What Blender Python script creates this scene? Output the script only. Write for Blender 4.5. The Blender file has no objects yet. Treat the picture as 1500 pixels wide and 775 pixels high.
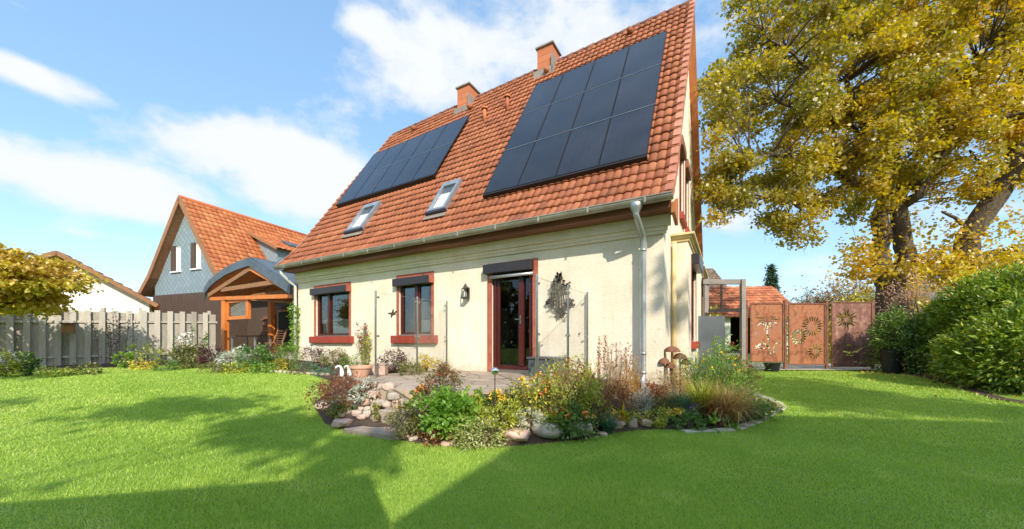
import bpy, bmesh, math, random
import numpy as np
from mathutils import Vector, Matrix, noise
random.seed(7); rng=np.random.default_rng(7)
R=math.radians; PI=math.pi
SC=bpy.context.scene; COL=SC.collection
F=544.0; H=1.18                       # focal length in photo pixels, eye height
# ------------------------------------------------------------------ nodes / materials
def new_mat(name):
    m=bpy.data.materials.new(name); m.use_nodes=True; nt=m.node_tree; nt.nodes.clear()
    return m,nt,nt.nodes,nt.links
def N(nt,t,**k):
    n=nt.nodes.new(t)
    for a,b in k.items():
        if a in n.inputs.keys(): n.inputs[a].default_value=b
        else: setattr(n,a,b)
    return n
def ramp(nt,stops):
    n=nt.nodes.new('ShaderNodeValToRGB'); cr=n.color_ramp
    while len(cr.elements)<len(stops): cr.elements.new(.5)
    for e,(p,c) in zip(cr.elements,stops): e.position=p; e.color=(*c,1) if len(c)==3 else c
    return n
def noise_n(nt,scale,detail=4,rough=.55,vec=None,stretch=None):
    tc=N(nt,'ShaderNodeTexCoord'); src=tc.outputs['Object']
    if stretch:
        mp=N(nt,'ShaderNodeMapping'); mp.inputs['Scale'].default_value=stretch
        nt.links.new(src,mp.inputs[0]); src=mp.outputs[0]
    n=N(nt,'ShaderNodeTexNoise'); n.inputs['Scale'].default_value=scale; n.inputs['Detail'].default_value=detail; n.inputs['Roughness'].default_value=rough
    nt.links.new(src,n.inputs['Vector']); return n
def pmat(name,cols,scale=4,rough=.7,metal=0,bump=0,bscale=40,attr=0,stretch=None,spec=.4,fine=0,detail=5):
    """cols: list of (pos,col) ramped over noise (+ per-face 'var' attribute weighted by attr)"""
    m,nt,nd,ln=new_mat(name)
    out=N(nt,'ShaderNodeOutputMaterial'); b=N(nt,'ShaderNodeBsdfPrincipled')
    b.inputs['Roughness'].default_value=rough; b.inputs['Metallic'].default_value=metal; b.inputs['Specular IOR Level'].default_value=spec
    if isinstance(cols,tuple): cols=[(.25,tuple(c*.8 for c in cols)),(.75,tuple(min(1,c*1.15) for c in cols))]
    n=noise_n(nt,scale,detail,stretch=stretch); fac=n.outputs[0]
    if fine:
        n2=noise_n(nt,fine,3); mx=N(nt,'ShaderNodeMath',operation='MULTIPLY_ADD'); ln.new(n2.outputs[0],mx.inputs[0]); mx.inputs[1].default_value=.5
        h=N(nt,'ShaderNodeMath',operation='MULTIPLY_ADD'); ln.new(fac,h.inputs[0]); h.inputs[1].default_value=.7; h.inputs[2].default_value=-.1; ln.new(h.outputs[0],mx.inputs[2]); fac=mx.outputs[0]
    if attr:
        a=N(nt,'ShaderNodeAttribute',attribute_name='var')
        mm=N(nt,'ShaderNodeMix',data_type='FLOAT'); mm.inputs[0].default_value=attr
        ln.new(fac,mm.inputs[2]); ln.new(a.outputs['Fac'],mm.inputs[3]); fac=mm.outputs[0]
    r=ramp(nt,cols); ln.new(fac,r.inputs[0]); ln.new(r.outputs[0],b.inputs['Base Color'])
    if bump:
        bn=noise_n(nt,bscale,4,stretch=stretch); bp=N(nt,'ShaderNodeBump'); bp.inputs['Strength'].default_value=1; bp.inputs['Distance'].default_value=bump
        ln.new(bn.outputs[0],bp.inputs['Height']); ln.new(bp.outputs[0],b.inputs['Normal'])
    ln.new(b.outputs[0],out.inputs[0]); return m
def leafmat(name,cols,trans=.45,rough=.45,gloss=.06,nscale=1.2,natt=.65):
    m,nt,nd,ln=new_mat(name)
    out=N(nt,'ShaderNodeOutputMaterial'); a=N(nt,'ShaderNodeAttribute',attribute_name='var')
    n=noise_n(nt,nscale,2); mm=N(nt,'ShaderNodeMix',data_type='FLOAT'); mm.inputs[0].default_value=natt
    ln.new(n.outputs[0],mm.inputs[2]); ln.new(a.outputs['Fac'],mm.inputs[3])
    r=ramp(nt,cols); ln.new(mm.outputs[0],r.inputs[0])
    d=N(nt,'ShaderNodeBsdfDiffuse'); t=N(nt,'ShaderNodeBsdfTranslucent'); g=N(nt,'ShaderNodeBsdfGlossy'); g.inputs['Roughness'].default_value=rough
    hs=N(nt,'ShaderNodeHueSaturation'); hs.inputs['Saturation'].default_value=1.1; hs.inputs['Value'].default_value=1.25
    ln.new(r.outputs[0],d.inputs[0]); ln.new(r.outputs[0],hs.inputs['Color']); ln.new(hs.outputs[0],t.inputs[0])
    m1=N(nt,'ShaderNodeMixShader'); m1.inputs[0].default_value=trans; ln.new(d.outputs[0],m1.inputs[1]); ln.new(t.outputs[0],m1.inputs[2])
    m2=N(nt,'ShaderNodeMixShader'); m2.inputs[0].default_value=gloss; ln.new(m1.outputs[0],m2.inputs[1]); ln.new(g.outputs[0],m2.inputs[2])
    ln.new(m2.outputs[0],out.inputs[0]); return m
def glassmat(name,tint=(.93,.96,.95),refl=.5,rough=.01,base=.04):
    m,nt,nd,ln=new_mat(name)
    out=N(nt,'ShaderNodeOutputMaterial'); t=N(nt,'ShaderNodeBsdfTransparent'); t.inputs[0].default_value=(*tint,1)
    g=N(nt,'ShaderNodeBsdfGlossy'); g.inputs['Roughness'].default_value=rough
    fr=N(nt,'ShaderNodeFresnel'); fr.inputs[0].default_value=1.45
    ad=N(nt,'ShaderNodeMath',operation='MULTIPLY_ADD'); ln.new(fr.outputs[0],ad.inputs[0]); ad.inputs[1].default_value=refl; ad.inputs[2].default_value=base
    mx=N(nt,'ShaderNodeMixShader'); ln.new(ad.outputs[0],mx.inputs[0]); ln.new(t.outputs[0],mx.inputs[1]); ln.new(g.outputs[0],mx.inputs[2])
    ln.new(mx.outputs[0],out.inputs[0]); return m
# plaster: cream render, pitted, faint stains
def plaster():
    m,nt,nd,ln=new_mat('cream_plaster')
    out=N(nt,'ShaderNodeOutputMaterial'); b=N(nt,'ShaderNodeBsdfPrincipled'); b.inputs['Roughness'].default_value=.9; b.inputs['Specular IOR Level'].default_value=.2
    n=noise_n(nt,1.3,6,.65); r=ramp(nt,[(.28,(.74,.63,.47)),(.5,(.82,.72,.57)),(.75,(.86,.78,.65))]); ln.new(n.outputs[0],r.inputs[0])
    n2=noise_n(nt,9,3,.6,stretch=(1,1,2.6)); r2=ramp(nt,[(.30,(.52,.42,.28)),(.36,(1,1,1))]); ln.new(n2.outputs[0],r2.inputs[0])
    n3=noise_n(nt,2.2,5,.7,stretch=(2,2,.4)); r3=ramp(nt,[(.3,(.90,.86,.78)),(.5,(1,1,1))]); ln.new(n3.outputs[0],r3.inputs[0])
    mx=N(nt,'ShaderNodeMix',data_type='RGBA',blend_type='MULTIPLY'); mx.inputs[0].default_value=.55; ln.new(r.outputs[0],mx.inputs[6]); ln.new(r2.outputs[0],mx.inputs[7])
    my=N(nt,'ShaderNodeMix',data_type='RGBA',blend_type='MULTIPLY'); my.inputs[0].default_value=.6; ln.new(mx.outputs[2],my.inputs[6]); ln.new(r3.outputs[0],my.inputs[7])
    tcz=N(nt,'ShaderNodeTexCoord'); sz_=N(nt,'ShaderNodeSeparateXYZ'); ln.new(tcz.outputs['Object'],sz_.inputs[0])
    n5=noise_n(nt,3.5,5,.7); a5=N(nt,'ShaderNodeMath',operation='MULTIPLY_ADD'); ln.new(n5.outputs[0],a5.inputs[0]); a5.inputs[1].default_value=-1.0; ln.new(sz_.outputs[2],a5.inputs[2])
    m5=N(nt,'ShaderNodeMapRange'); m5.inputs['From Min'].default_value=-.15; m5.inputs['From Max'].default_value=.18; ln.new(a5.outputs[0],m5.inputs[0])
    mz=N(nt,'ShaderNodeMix',data_type='RGBA'); ln.new(m5.outputs[0],mz.inputs[0]); mz.inputs[6].default_value=(.50,.42,.29,1); ln.new(my.outputs[2],mz.inputs[7]); ln.new(mz.outputs[2],b.inputs['Base Color'])
    n4=noise_n(nt,22,6,.75,stretch=(1,1,2)); bp=N(nt,'ShaderNodeBump'); bp.inputs['Distance'].default_value=.022; bp.inputs['Strength'].default_value=.75
    ln.new(n4.outputs[0],bp.inputs['Height']); ln.new(bp.outputs[0],b.inputs['Normal']); ln.new(b.outputs[0],out.inputs[0]); return m
M={}
M['plaster']=plaster()
M['plinth']=pmat('plinth_paint',(.22,.10,.07),rough=.9,bump=.01)
M['cream_trim']=pmat('cream_trim',[(.3,(.60,.45,.20)),(.7,(.74,.60,.34))],6,.7)
M['tile']=pmat('clay_tile',[(.22,(.11,.045,.03)),(.34,(.25,.082,.038)),(.5,(.33,.105,.045)),(.66,(.385,.138,.06)),(.86,(.46,.21,.12))],1.3,.75,bump=.006,bscale=60,attr=.28,fine=30)
M['tile_orange']=pmat('orange_tile',[(.2,(.33,.095,.038)),(.5,(.50,.155,.052)),(.8,(.60,.24,.095))],1.5,.75,attr=.4,fine=25)
M['tile_old']=pmat('weathered_tile',[(.2,(.10,.07,.045)),(.5,(.17,.12,.08)),(.8,(.26,.18,.12))],3,.9,attr=.4,fine=12)
M['tile_barn']=pmat('barn_tile',[(.2,(.22,.08,.04)),(.5,(.42,.13,.06)),(.8,(.52,.22,.11))],3,.85,attr=.45,fine=12)
M['ridge']=pmat('ridge_tile',[(.3,(.10,.05,.035)),(.7,(.28,.10,.06))],5,.8)
M['verge']=pmat('verge_tile',[(.3,(.36,.13,.075)),(.7,(.50,.22,.14))],6,.8,attr=.3)
M['zinc']=pmat('zinc_metal',[(.3,(.34,.36,.37)),(.7,(.52,.54,.55))],5,.4,.7)
M['zinc_dull']=pmat('weathered_zinc',[(.3,(.085,.11,.13)),(.7,(.14,.17,.195))],3,.5,.35)
M['gutter']=pmat('gutter_zinc',[(.3,(.24,.22,.18)),(.7,(.40,.38,.32))],3,.4,.35)
M['white_pipe']=pmat('pale_pipe',(.62,.62,.60),rough=.4)
M['brown_board']=pmat('brown_board',[(.3,(.16,.06,.035)),(.7,(.26,.10,.06))],3,.6,stretch=(.3,1,1))
M['orange_board']=pmat('orange_brown_board',[(.3,(.38,.12,.04)),(.7,(.56,.21,.08))],4,.6,stretch=(1,1,.3))
M['red_paint']=pmat('red_masonry_paint',[(.3,(.26,.035,.02)),(.7,(.36,.06,.035))],6,.7)
M['salmon_paint']=pmat('brick_red_surround',[(.3,(.30,.075,.045)),(.7,(.42,.13,.08))],6,.75)
M['frame_red']=pmat('dark_red_frame',(.065,.011,.009),rough=.3,spec=.5)
M['frame_dark']=pmat('dark_brown_frame',(.035,.018,.015),rough=.35,spec=.5)
M['shutter']=pmat('shutter_box_metal',(.030,.024,.026),rough=.35,spec=.5)
M['glass']=glassmat('window_glass',(.72,.75,.74),.55,.01,.02)
M['clear_glass']=glassmat('clear_glass',(.988,.992,.99),.12,.005,.0)
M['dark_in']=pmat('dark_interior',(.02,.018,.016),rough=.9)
M['blind']=pmat('white_pleated_blind',[(.3,(.55,.56,.54)),(.7,(.70,.70,.66))],2,.8,stretch=(.1,.1,30))
M['steel']=pmat('brushed_steel',(.50,.49,.46),rough=.28,metal=1,scale=20)
M['black_metal']=pmat('black_metal',(.025,.022,.02),rough=.5,metal=.3)
M['iron']=pmat('aged_iron',[(.3,(.05,.042,.03)),(.7,(.12,.10,.075))],12,.6,.4)
M['brick']=None
M['flash']=pmat('lead_flashing',(.25,.21,.18),rough=.7)
M['slate']=None
M['timber_dark']=pmat('dark_stained_timber',[(.3,(.055,.035,.026)),(.7,(.11,.07,.05))],6,.75,stretch=(6,6,.4))
M['timber_mid']=pmat('brown_timber',[(.3,(.22,.10,.045)),(.7,(.34,.17,.08))],5,.7,stretch=(4,1,1))
M['timber_orange']=pmat('orange_glazed_timber',[(.3,(.48,.13,.022)),(.7,(.66,.21,.04))],6,.5,stretch=(1,1,.3))
M['fence']=pmat('silvered_fence_wood',[(.2,(.22,.19,.155)),(.5,(.40,.36,.30)),(.8,(.54,.49,.42))],7,.85,bump=.003,bscale=60,attr=.35,stretch=(2,2,.35),fine=25)
M['white_wall']=pmat('white_render',(.80,.77,.70),rough=.9)
M['corten']=pmat('rusty_steel',[(.28,(.09,.038,.024)),(.42,(.22,.078,.036)),(.52,(.36,.135,.06)),(.60,(.27,.12,.07)),(.75,(.40,.25,.17))],2.6,.75,bump=.002,bscale=80,fine=9,stretch=(1.6,1.6,.7),detail=7)
M['corten_dark']=pmat('dark_rusty_steel',[(.3,(.08,.038,.034)),(.5,(.20,.085,.06)),(.7,(.36,.21,.15))],2.6,.7,bump=.002,fine=9,stretch=(1.6,1.6,.6),detail=7)
M['rust_edge']=pmat('rusty_post',[(.3,(.10,.045,.03)),(.7,(.25,.10,.05))],8,.8)
M['grey_metal']=pmat('grey_painted_metal',[(.3,(.055,.065,.072)),(.7,(.11,.12,.13))],1.5,.5,0)
M['beige_frame']=pmat('grey_beige_frame',(.25,.22,.20),rough=.7,scale=6)
M['stone']=pmat('fieldstone',[(.25,(.30,.21,.17)),(.5,(.46,.36,.29)),(.75,(.58,.48,.40))],3,.9,bump=.012,bscale=25,fine=14)
M['stone_pink']=pmat('pink_granite',[(.25,(.38,.23,.18)),(.5,(.54,.36,.29)),(.75,(.64,.50,.43))],4,.9,bump=.01,bscale=30,fine=16)
M['stone_pale']=pmat('pale_granite',[(.25,(.26,.22,.18)),(.5,(.42,.36,.30)),(.75,(.56,.50,.42))],4,.85,bump=.008,bscale=30,fine=16)
M['slab']=pmat('sandstone_slab',[(.25,(.22,.17,.13)),(.5,(.33,.26,.20)),(.75,(.42,.35,.28))],5,.9,bump=.008,bscale=25,fine=20)
M['soil']=pmat('garden_soil',[(.3,(.05,.032,.022)),(.6,(.10,.065,.045)),(.8,(.16,.11,.07))],6,.95,bump=.03,bscale=30,fine=30)
M['path']=pmat('pale_paving',[(.3,(.42,.37,.30)),(.7,(.56,.50,.42))],5,.9)
M['terracotta']=pmat('terracotta',[(.3,(.50,.27,.17)),(.7,(.62,.38,.27))],5,.8)
M['black_pot']=pmat('black_plastic_pot',(.015,.015,.017),rough=.4)
M['white_ceramic']=pmat('white_ceramic',(.82,.80,.75),rough=.4)
M['beak']=pmat('orange_beak',(.6,.22,.03))
M['mirror']=pmat('mirror_ball',(.8,.82,.85),rough=.03,metal=1)
M['bark']=pmat('oak_bark',[(.25,(.045,.032,.022)),(.5,(.10,.072,.048)),(.8,(.18,.14,.10))],3,.95,bump=.04,bscale=12,stretch=(2,2,.5),fine=16)
M['twig']=pmat('twig_bark',(.14,.10,.065),rough=.9)
M['straw']=pmat('dry_stalk',[(.3,(.26,.15,.07)),(.7,(.46,.29,.14))],9,.9,attr=.4)
M['purple']=pmat('purple_petal',(.22,.08,.42),rough=.6)
M['yellow']=pmat('yellow_petal',[(.3,(.75,.42,.02)),(.7,(.85,.62,.05))],20,.6,attr=.5)
M['orange']=pmat('orange_petal',[(.3,(.62,.15,.02)),(.7,(.80,.32,.04))],20,.6,attr=.5)
M['whitefl']=pmat('white_petal',(.75,.73,.66),rough=.6)
M['red_petal']=pmat('red_seed_head',[(.3,(.16,.04,.025)),(.7,(.38,.10,.05))],20,.7,attr=.5)
def brickmat():
    m,nt,nd,ln=new_mat('chimney_brick'); out=N(nt,'ShaderNodeOutputMaterial'); b=N(nt,'ShaderNodeBsdfPrincipled'); b.inputs['Roughness'].default_value=.85
    tc=N(nt,'ShaderNodeTexCoord'); sx=N(nt,'ShaderNodeSeparateXYZ'); ln.new(tc.outputs['Object'],sx.inputs[0])
    ad=N(nt,'ShaderNodeMath',operation='ADD'); ln.new(sx.outputs[0],ad.inputs[0]); ln.new(sx.outputs[1],ad.inputs[1])
    cb=N(nt,'ShaderNodeCombineXYZ'); ln.new(ad.outputs[0],cb.inputs[0]); ln.new(sx.outputs[2],cb.inputs[1])
    br=N(nt,'ShaderNodeTexBrick'); ln.new(cb.outputs[0],br.inputs[0])
    br.inputs['Color1'].default_value=(.50,.165,.07,1); br.inputs['Color2'].default_value=(.42,.13,.055,1); br.inputs['Mortar'].default_value=(.30,.11,.06,1)
    br.inputs['Scale'].default_value=1; br.inputs['Mortar Size'].default_value=.012; br.inputs['Brick Width'].default_value=1.2; br.inputs['Row Height'].default_value=.2
    ln.new(br.outputs[0],b.inputs['Base Color']); ln.new(b.outputs[0],out.inputs[0]); return m
M['brick']=brickmat()
def slatemat():
    m,nt,nd,ln=new_mat('blue_slate_shingle'); out=N(nt,'ShaderNodeOutputMaterial'); b=N(nt,'ShaderNodeBsdfPrincipled'); b.inputs['Roughness'].default_value=.6
    tc=N(nt,'ShaderNodeTexCoord'); sx=N(nt,'ShaderNodeSeparateXYZ'); ln.new(tc.outputs['Object'],sx.inputs[0])
    ad=N(nt,'ShaderNodeMath',operation='ADD'); ln.new(sx.outputs[0],ad.inputs[0]); ln.new(sx.outputs[1],ad.inputs[1])
    cb=N(nt,'ShaderNodeCombineXYZ'); ln.new(ad.outputs[0],cb.inputs[0]); ln.new(sx.outputs[2],cb.inputs[1])
    mp=N(nt,'ShaderNodeMapping'); mp.inputs['Rotation'].default_value=(0,0,R(45)); ln.new(cb.outputs[0],mp.inputs[0])
    br=N(nt,'ShaderNodeTexBrick'); br.offset=0; ln.new(mp.outputs[0],br.inputs[0])
    br.inputs['Color1'].default_value=(.20,.26,.285,1); br.inputs['Color2'].default_value=(.245,.31,.335,1); br.inputs['Mortar'].default_value=(.13,.17,.19,1)
    br.inputs['Scale'].default_value=1; br.inputs['Mortar Size'].default_value=.014; br.inputs['Brick Width'].default_value=.24; br.inputs['Row Height'].default_value=.24
    ln.new(br.outputs[0],b.inputs['Base Color']); ln.new(b.outputs[0],out.inputs[0]); return m
M['slate']=slatemat()
def panelmat(name,c1,c2):
    m,nt,nd,ln=new_mat(name); out=N(nt,'ShaderNodeOutputMaterial'); b=N(nt,'ShaderNodeBsdfPrincipled')
    b.inputs['Roughness'].default_value=.2; b.inputs['Specular IOR Level'].default_value=.38; b.inputs['Coat Weight'].default_value=.12; b.inputs['Coat Roughness'].default_value=.04
    w=noise_n(nt,1.2,3); r=ramp(nt,[(.3,c1),(.7,c2)]); ln.new(w.outputs[0],r.inputs[0])
    tc=N(nt,'ShaderNodeTexCoord'); sx_=N(nt,'ShaderNodeSeparateXYZ'); ln.new(tc.outputs['Object'],sx_.inputs[0]); cb=N(nt,'ShaderNodeCombineXYZ'); ln.new(sx_.outputs[0],cb.inputs[0]); ln.new(sx_.outputs[2],cb.inputs[1])
    br=N(nt,'ShaderNodeTexBrick'); br.offset=0; ln.new(cb.outputs[0],br.inputs[0]); br.inputs['Scale'].default_value=1; br.inputs['Brick Width'].default_value=.145; br.inputs['Row Height'].default_value=.12; br.inputs['Mortar Size'].default_value=.004
    br.inputs['Color1'].default_value=(1,1,1,1); br.inputs['Color2'].default_value=(.85,.85,.88,1); br.inputs['Mortar'].default_value=(1.5,1.5,1.5,1)
    mx=N(nt,'ShaderNodeMix',data_type='RGBA',blend_type='MULTIPLY'); mx.inputs[0].default_value=1; ln.new(r.outputs[0],mx.inputs[6]); ln.new(br.outputs[0],mx.inputs[7]); ln.new(mx.outputs[2],b.inputs['Base Color'])
    ln.new(b.outputs[0],out.inputs[0]); return m
M['pv']=panelmat('photovoltaic_glass',(.012,.013,.018),(.024,.024,.030))
def grassmat(name,cols,tr):
    m=leafmat(name,cols,tr,.5,.03,.35,.45); return m
M['grass']=grassmat('grass_blade',[(.15,(.14,.22,.035)),(.38,(.33,.48,.075)),(.62,(.48,.61,.115)),(.88,(.70,.70,.28))],.45)
M['lawn']=pmat('lawn_turf',[(.25,(.14,.22,.035)),(.5,(.21,.33,.05)),(.75,(.29,.40,.08))],.5,.95,bump=.02,bscale=60,fine=18,spec=.1)
# foliage palettes
L_={}
def lm(n,*c,**k):
    g_=1.0 if n in('oak','bronze') else 1.5
    c=[(p_,(min(.8,q_[0]*g_*1.04),min(.8,q_[1]*g_),q_[2]*g_*.95)) for p_,q_ in c]
    L_[n]=leafmat(n+'_leaf',[(p,q) for p,q in c],**k); return L_[n]
lm('oak',(.12,(.11,.13,.022)),(.30,(.26,.25,.03)),(.46,(.45,.36,.035)),(.66,(.64,.46,.045)),(.86,(.56,.25,.035)),trans=.55,nscale=.45,natt=.55)
lm('bronze',(.15,(.20,.12,.035)),(.38,(.42,.27,.06)),(.58,(.62,.46,.07)),(.85,(.66,.62,.10)),trans=.4,nscale=1.2)
lm('yew',(.2,(.035,.075,.016)),(.5,(.085,.16,.028)),(.8,(.19,.26,.045)),trans=.2)
lm('laurel',(.15,(.05,.10,.02)),(.45,(.13,.20,.028)),(.7,(.25,.31,.035)),(.88,(.42,.42,.06)),trans=.35,rough=.4,gloss=.045,nscale=.8)
lm('conifer',(.2,(.012,.035,.016)),(.6,(.03,.07,.03)),(.85,(.06,.11,.05)),trans=.15)
lm('olive',(.2,(.05,.06,.015)),(.5,(.12,.13,.03)),(.8,(.24,.22,.06)))
lm('bright',(.2,(.055,.13,.014)),(.5,(.12,.24,.024)),(.8,(.24,.34,.05)))
lm('green',(.2,(.035,.085,.018)),(.5,(.075,.16,.03)),(.8,(.16,.24,.05)))
lm('lime',(.2,(.12,.17,.02)),(.5,(.26,.30,.035)),(.8,(.48,.44,.06)))
lm('teal',(.2,(.03,.09,.055)),(.5,(.07,.17,.11)),(.8,(.15,.26,.18)))
lm('silver',(.2,(.22,.25,.19)),(.5,(.38,.41,.33)),(.8,(.58,.60,.52)))
lm('rust',(.2,(.08,.03,.018)),(.5,(.20,.075,.03)),(.8,(.34,.17,.06)))
lm('maroon',(.2,(.035,.012,.018)),(.5,(.085,.03,.04)),(.8,(.17,.08,.08)))
lm('variegated',(.2,(.10,.14,.03)),(.45,(.24,.27,.08)),(.8,(.55,.52,.27)))
lm('straw',(.2,(.20,.12,.045)),(.5,(.38,.25,.10)),(.8,(.55,.42,.19)))
lm('amber',(.2,(.16,.09,.015)),(.5,(.42,.22,.03)),(.8,(.58,.38,.06)))
lm('pink',(.2,(.24,.13,.10)),(.5,(.42,.25,.19)),(.8,(.58,.42,.32)))
lm('gold',(.2,(.20,.15,.02)),(.5,(.45,.34,.035)),(.8,(.66,.50,.07)))
# ------------------------------------------------------------------ mesh helpers
class MB:
    def __init__(s): s.v=[]; s.f=[]; s.a=[]
    def add(s,vs,fs,var=None):
        o=len(s.v); s.v+= [tuple(p) for p in vs]; s.f+=[tuple(i+o for i in q) for q in fs]
        s.a+=[random.random() if var is None else var]*len(fs); return s
    def box(s,x0,y0,z0,x1,y1,z1,M4=None,var=None):
        vs=[Vector((x,y,z)) for x in(x0,x1) for y in(y0,y1) for z in(z0,z1)]
        if M4: vs=[M4@p for p in vs]
        return s.add(vs,[(0,1,3,2),(4,6,7,5),(0,4,5,1),(2,3,7,6),(0,2,6,4),(1,5,7,3)],var)
    def bar(s,a,b,w,h,up=(0,0,1),var=None):
        a=Vector(a);b=Vector(b);d=(b-a); l=d.length; d.normalize(); up=Vector(up)
        sd=d.cross(up); sd= sd.normalized() if sd.length>1e-4 else Vector((1,0,0)); u=sd.cross(d)
        vs=[p+sd*x+u*y for p in(a,b) for x,y in((-w/2,-h/2),(w/2,-h/2),(w/2,h/2),(-w/2,h/2))]
        return s.add(vs,[(0,3,2,1),(4,5,6,7),(0,1,5,4),(1,2,6,5),(2,3,7,6),(3,0,4,7)],var)
    def tube(s,pts,rad,n=8,cap=True,var=None):
        pts=[Vector(p) for p in pts]
        if not hasattr(rad,'__len__'): rad=[rad]*len(pts)
        vs=[];ref=Vector((.31,.17,.93))
        for i,p in enumerate(pts):
            d=(pts[min(i+1,len(pts)-1)]-pts[max(i-1,0)]).normalized()
            x=d.cross(ref)
            if x.length<.05: x=d.cross(Vector((1,0,0)))
            x.normalize(); y=d.cross(x)
            for k in range(n):
                t=2*PI*k/n; vs.append(p+(x*math.cos(t)+y*math.sin(t))*rad[i])
        fs=[(i*n+k,i*n+(k+1)%n,(i+1)*n+(k+1)%n,(i+1)*n+k) for i in range(len(pts)-1) for k in range(n)]
        if cap: fs+=[tuple(range(n))[::-1],tuple(range((len(pts)-1)*n,len(pts)*n))]
        return s.add(vs,fs,var)
    def lathe(s,prof,c=(0,0,0),n=20,var=None):
        vs=[(c[0]+r*math.cos(2*PI*k/n),c[1]+r*math.sin(2*PI*k/n),c[2]+z) for r,z in prof for k in range(n)]
        fs=[(i*n+k,i*n+(k+1)%n,(i+1)*n+(k+1)%n,(i+1)*n+k) for i in range(len(prof)-1) for k in range(n)]
        return s.add(vs,fs,var)
    def prism(s,poly,fn,d0,d1,var=None):
        """poly list of (a,b); fn(a,b,d)->xyz"""
        n=len(poly); vs=[fn(a,b,d0) for a,b in poly]+[fn(a,b,d1) for a,b in poly]
        fs=[tuple(range(n)),tuple(range(2*n-1,n-1,-1))]+[(i,i+n,(i+1)%n+n,(i+1)%n) for i in range(n)]
        return s.add(vs,fs,var)
def link(name,me,parent=None,mat=None):
    o=bpy.data.objects.new(name,me); COL.objects.link(o)
    if parent: o.parent=parent
    if mat: me.materials.append(mat)
    return o
def build(name,mb,mat,parent=None,smooth=False,bevel=0,loc=None):
    me=bpy.data.meshes.new(name); me.from_pydata(mb.v,[],mb.f)
    at=me.attributes.new('var','FLOAT','FACE'); at.data.foreach_set('value',mb.a)
    bm=bmesh.new(); bm.from_mesh(me); bmesh.ops.recalc_face_normals(bm,faces=bm.faces); bm.to_mesh(me); bm.free()
    if smooth:
        me.polygons.foreach_set('use_smooth',[True]*len(me.polygons))
    me.update(); o=link(name,me,parent,mat)
    if loc: o.location=loc
    if bevel:
        b=o.modifiers.new('bevel','BEVEL'); b.width=bevel; b.segments=2; b.limit_method='ANGLE'
    return o
def npmesh(name,V,Fc,var,mat,parent=None,smooth=False):
    """V (n,3), Fc (m,k) int, var (m,)"""
    me=bpy.data.meshes.new(name); n=len(V); m,k=Fc.shape
    me.vertices.add(n); me.vertices.foreach_set('co',np.ascontiguousarray(V,dtype=np.float32).ravel())
    me.loops.add(m*k); me.loops.foreach_set('vertex_index',np.ascontiguousarray(Fc,dtype=np.int32).ravel())
    me.polygons.add(m); me.polygons.foreach_set('loop_start',np.arange(0,m*k,k,dtype=np.int32))
    me.update(calc_edges=True)
    at=me.attributes.new('var','FLOAT','FACE'); at.data.foreach_set('value',np.ascontiguousarray(var,dtype=np.float32))
    if smooth: me.polygons.foreach_set('use_smooth',np.ones(m,dtype=bool))
    return link(name,me,parent,mat)
def tag(o,label=None,cat=None,group=None,kind=None):
    if label: o['label']=label
    if cat: o['category']=cat
    if group: o['group']=group
    if kind: o['kind']=kind
    return o
def thing(name,label,cat,loc=(0,0,0),rz=0,group=None):
    o=bpy.data.objects.new(name,None); o.empty_display_size=.2; COL.objects.link(o); o.location=loc; o.rotation_euler=(0,0,rz)
    return tag(o,label,cat,group)
# ------------------------------------------------------------------ frames
TH=R(-30.2); HX=(math.cos(TH),math.sin(TH)); HY=(-math.sin(TH),math.cos(TH)); X0=-.96976; D0=6.9
def L(X,Y,z=0): a=X+X0; b=Y+D0; return Vector((a*HX[0]+b*HY[0],a*HX[1]+b*HY[1],z))
HO=L(0,0,0)
def at(px,py,z):            # photo point on a level z -> world
    d=(H-z)*F/(py-500.0); return Vector(((px-750)/F*d,d,z))
def dp(px,d,z=0): return Vector(((px-750)/F*d,d,z))
def dpz(px,py,d): return Vector(((px-750)/F*d,d,H+(500-py)/F*d))
def sst(a,b,x): t=min(1,max(0,(x-a)/(b-a))); return t*t*(3-2*t)
def gz(x,y):
    d=math.hypot(x,y); return .36*sst(4.5,13.5,d)*(1 if True else 0)+.012*math.sin(x*.9+1)*math.sin(y*.8)
# ------------------------------------------------------------------ world, sun, camera
SUN_EL=R(33); sx,sy=.256,-.969; SUN_AZ=math.atan2(sx,sy)
w=bpy.data.worlds.new('World'); SC.world=w; w.use_nodes=True; nt=w.node_tree; nt.nodes.clear()
out=N(nt,'ShaderNodeOutputWorld'); bg=N(nt,'ShaderNodeBackground'); bg.inputs[1].default_value=.15
sky=N(nt,'ShaderNodeTexSky'); sky.sky_type='NISHITA'; sky.sun_disc=False; sky.sun_elevation=SUN_EL; sky.sun_rotation=SUN_AZ; sky.ozone_density=1.5; sky.dust_density=.6; sky.air_density=1.0
tc=N(nt,'ShaderNodeTexCoord')
gen=tc.outputs['Generated']
def cloud_noise(scale,sz,detail,off):
    mp=N(nt,'ShaderNodeMapping'); mp.inputs['Scale'].default_value=(1,1,sz); mp.inputs['Location'].default_value=off
    nt.links.new(gen,mp.inputs[0]); n=N(nt,'ShaderNodeTexNoise'); n.inputs['Scale'].default_value=scale; n.inputs['Detail'].default_value=detail; n.inputs['Roughness'].default_value=.6
    nt.links.new(mp.outputs[0],n.inputs['Vector']); return n.outputs[0]
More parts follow.
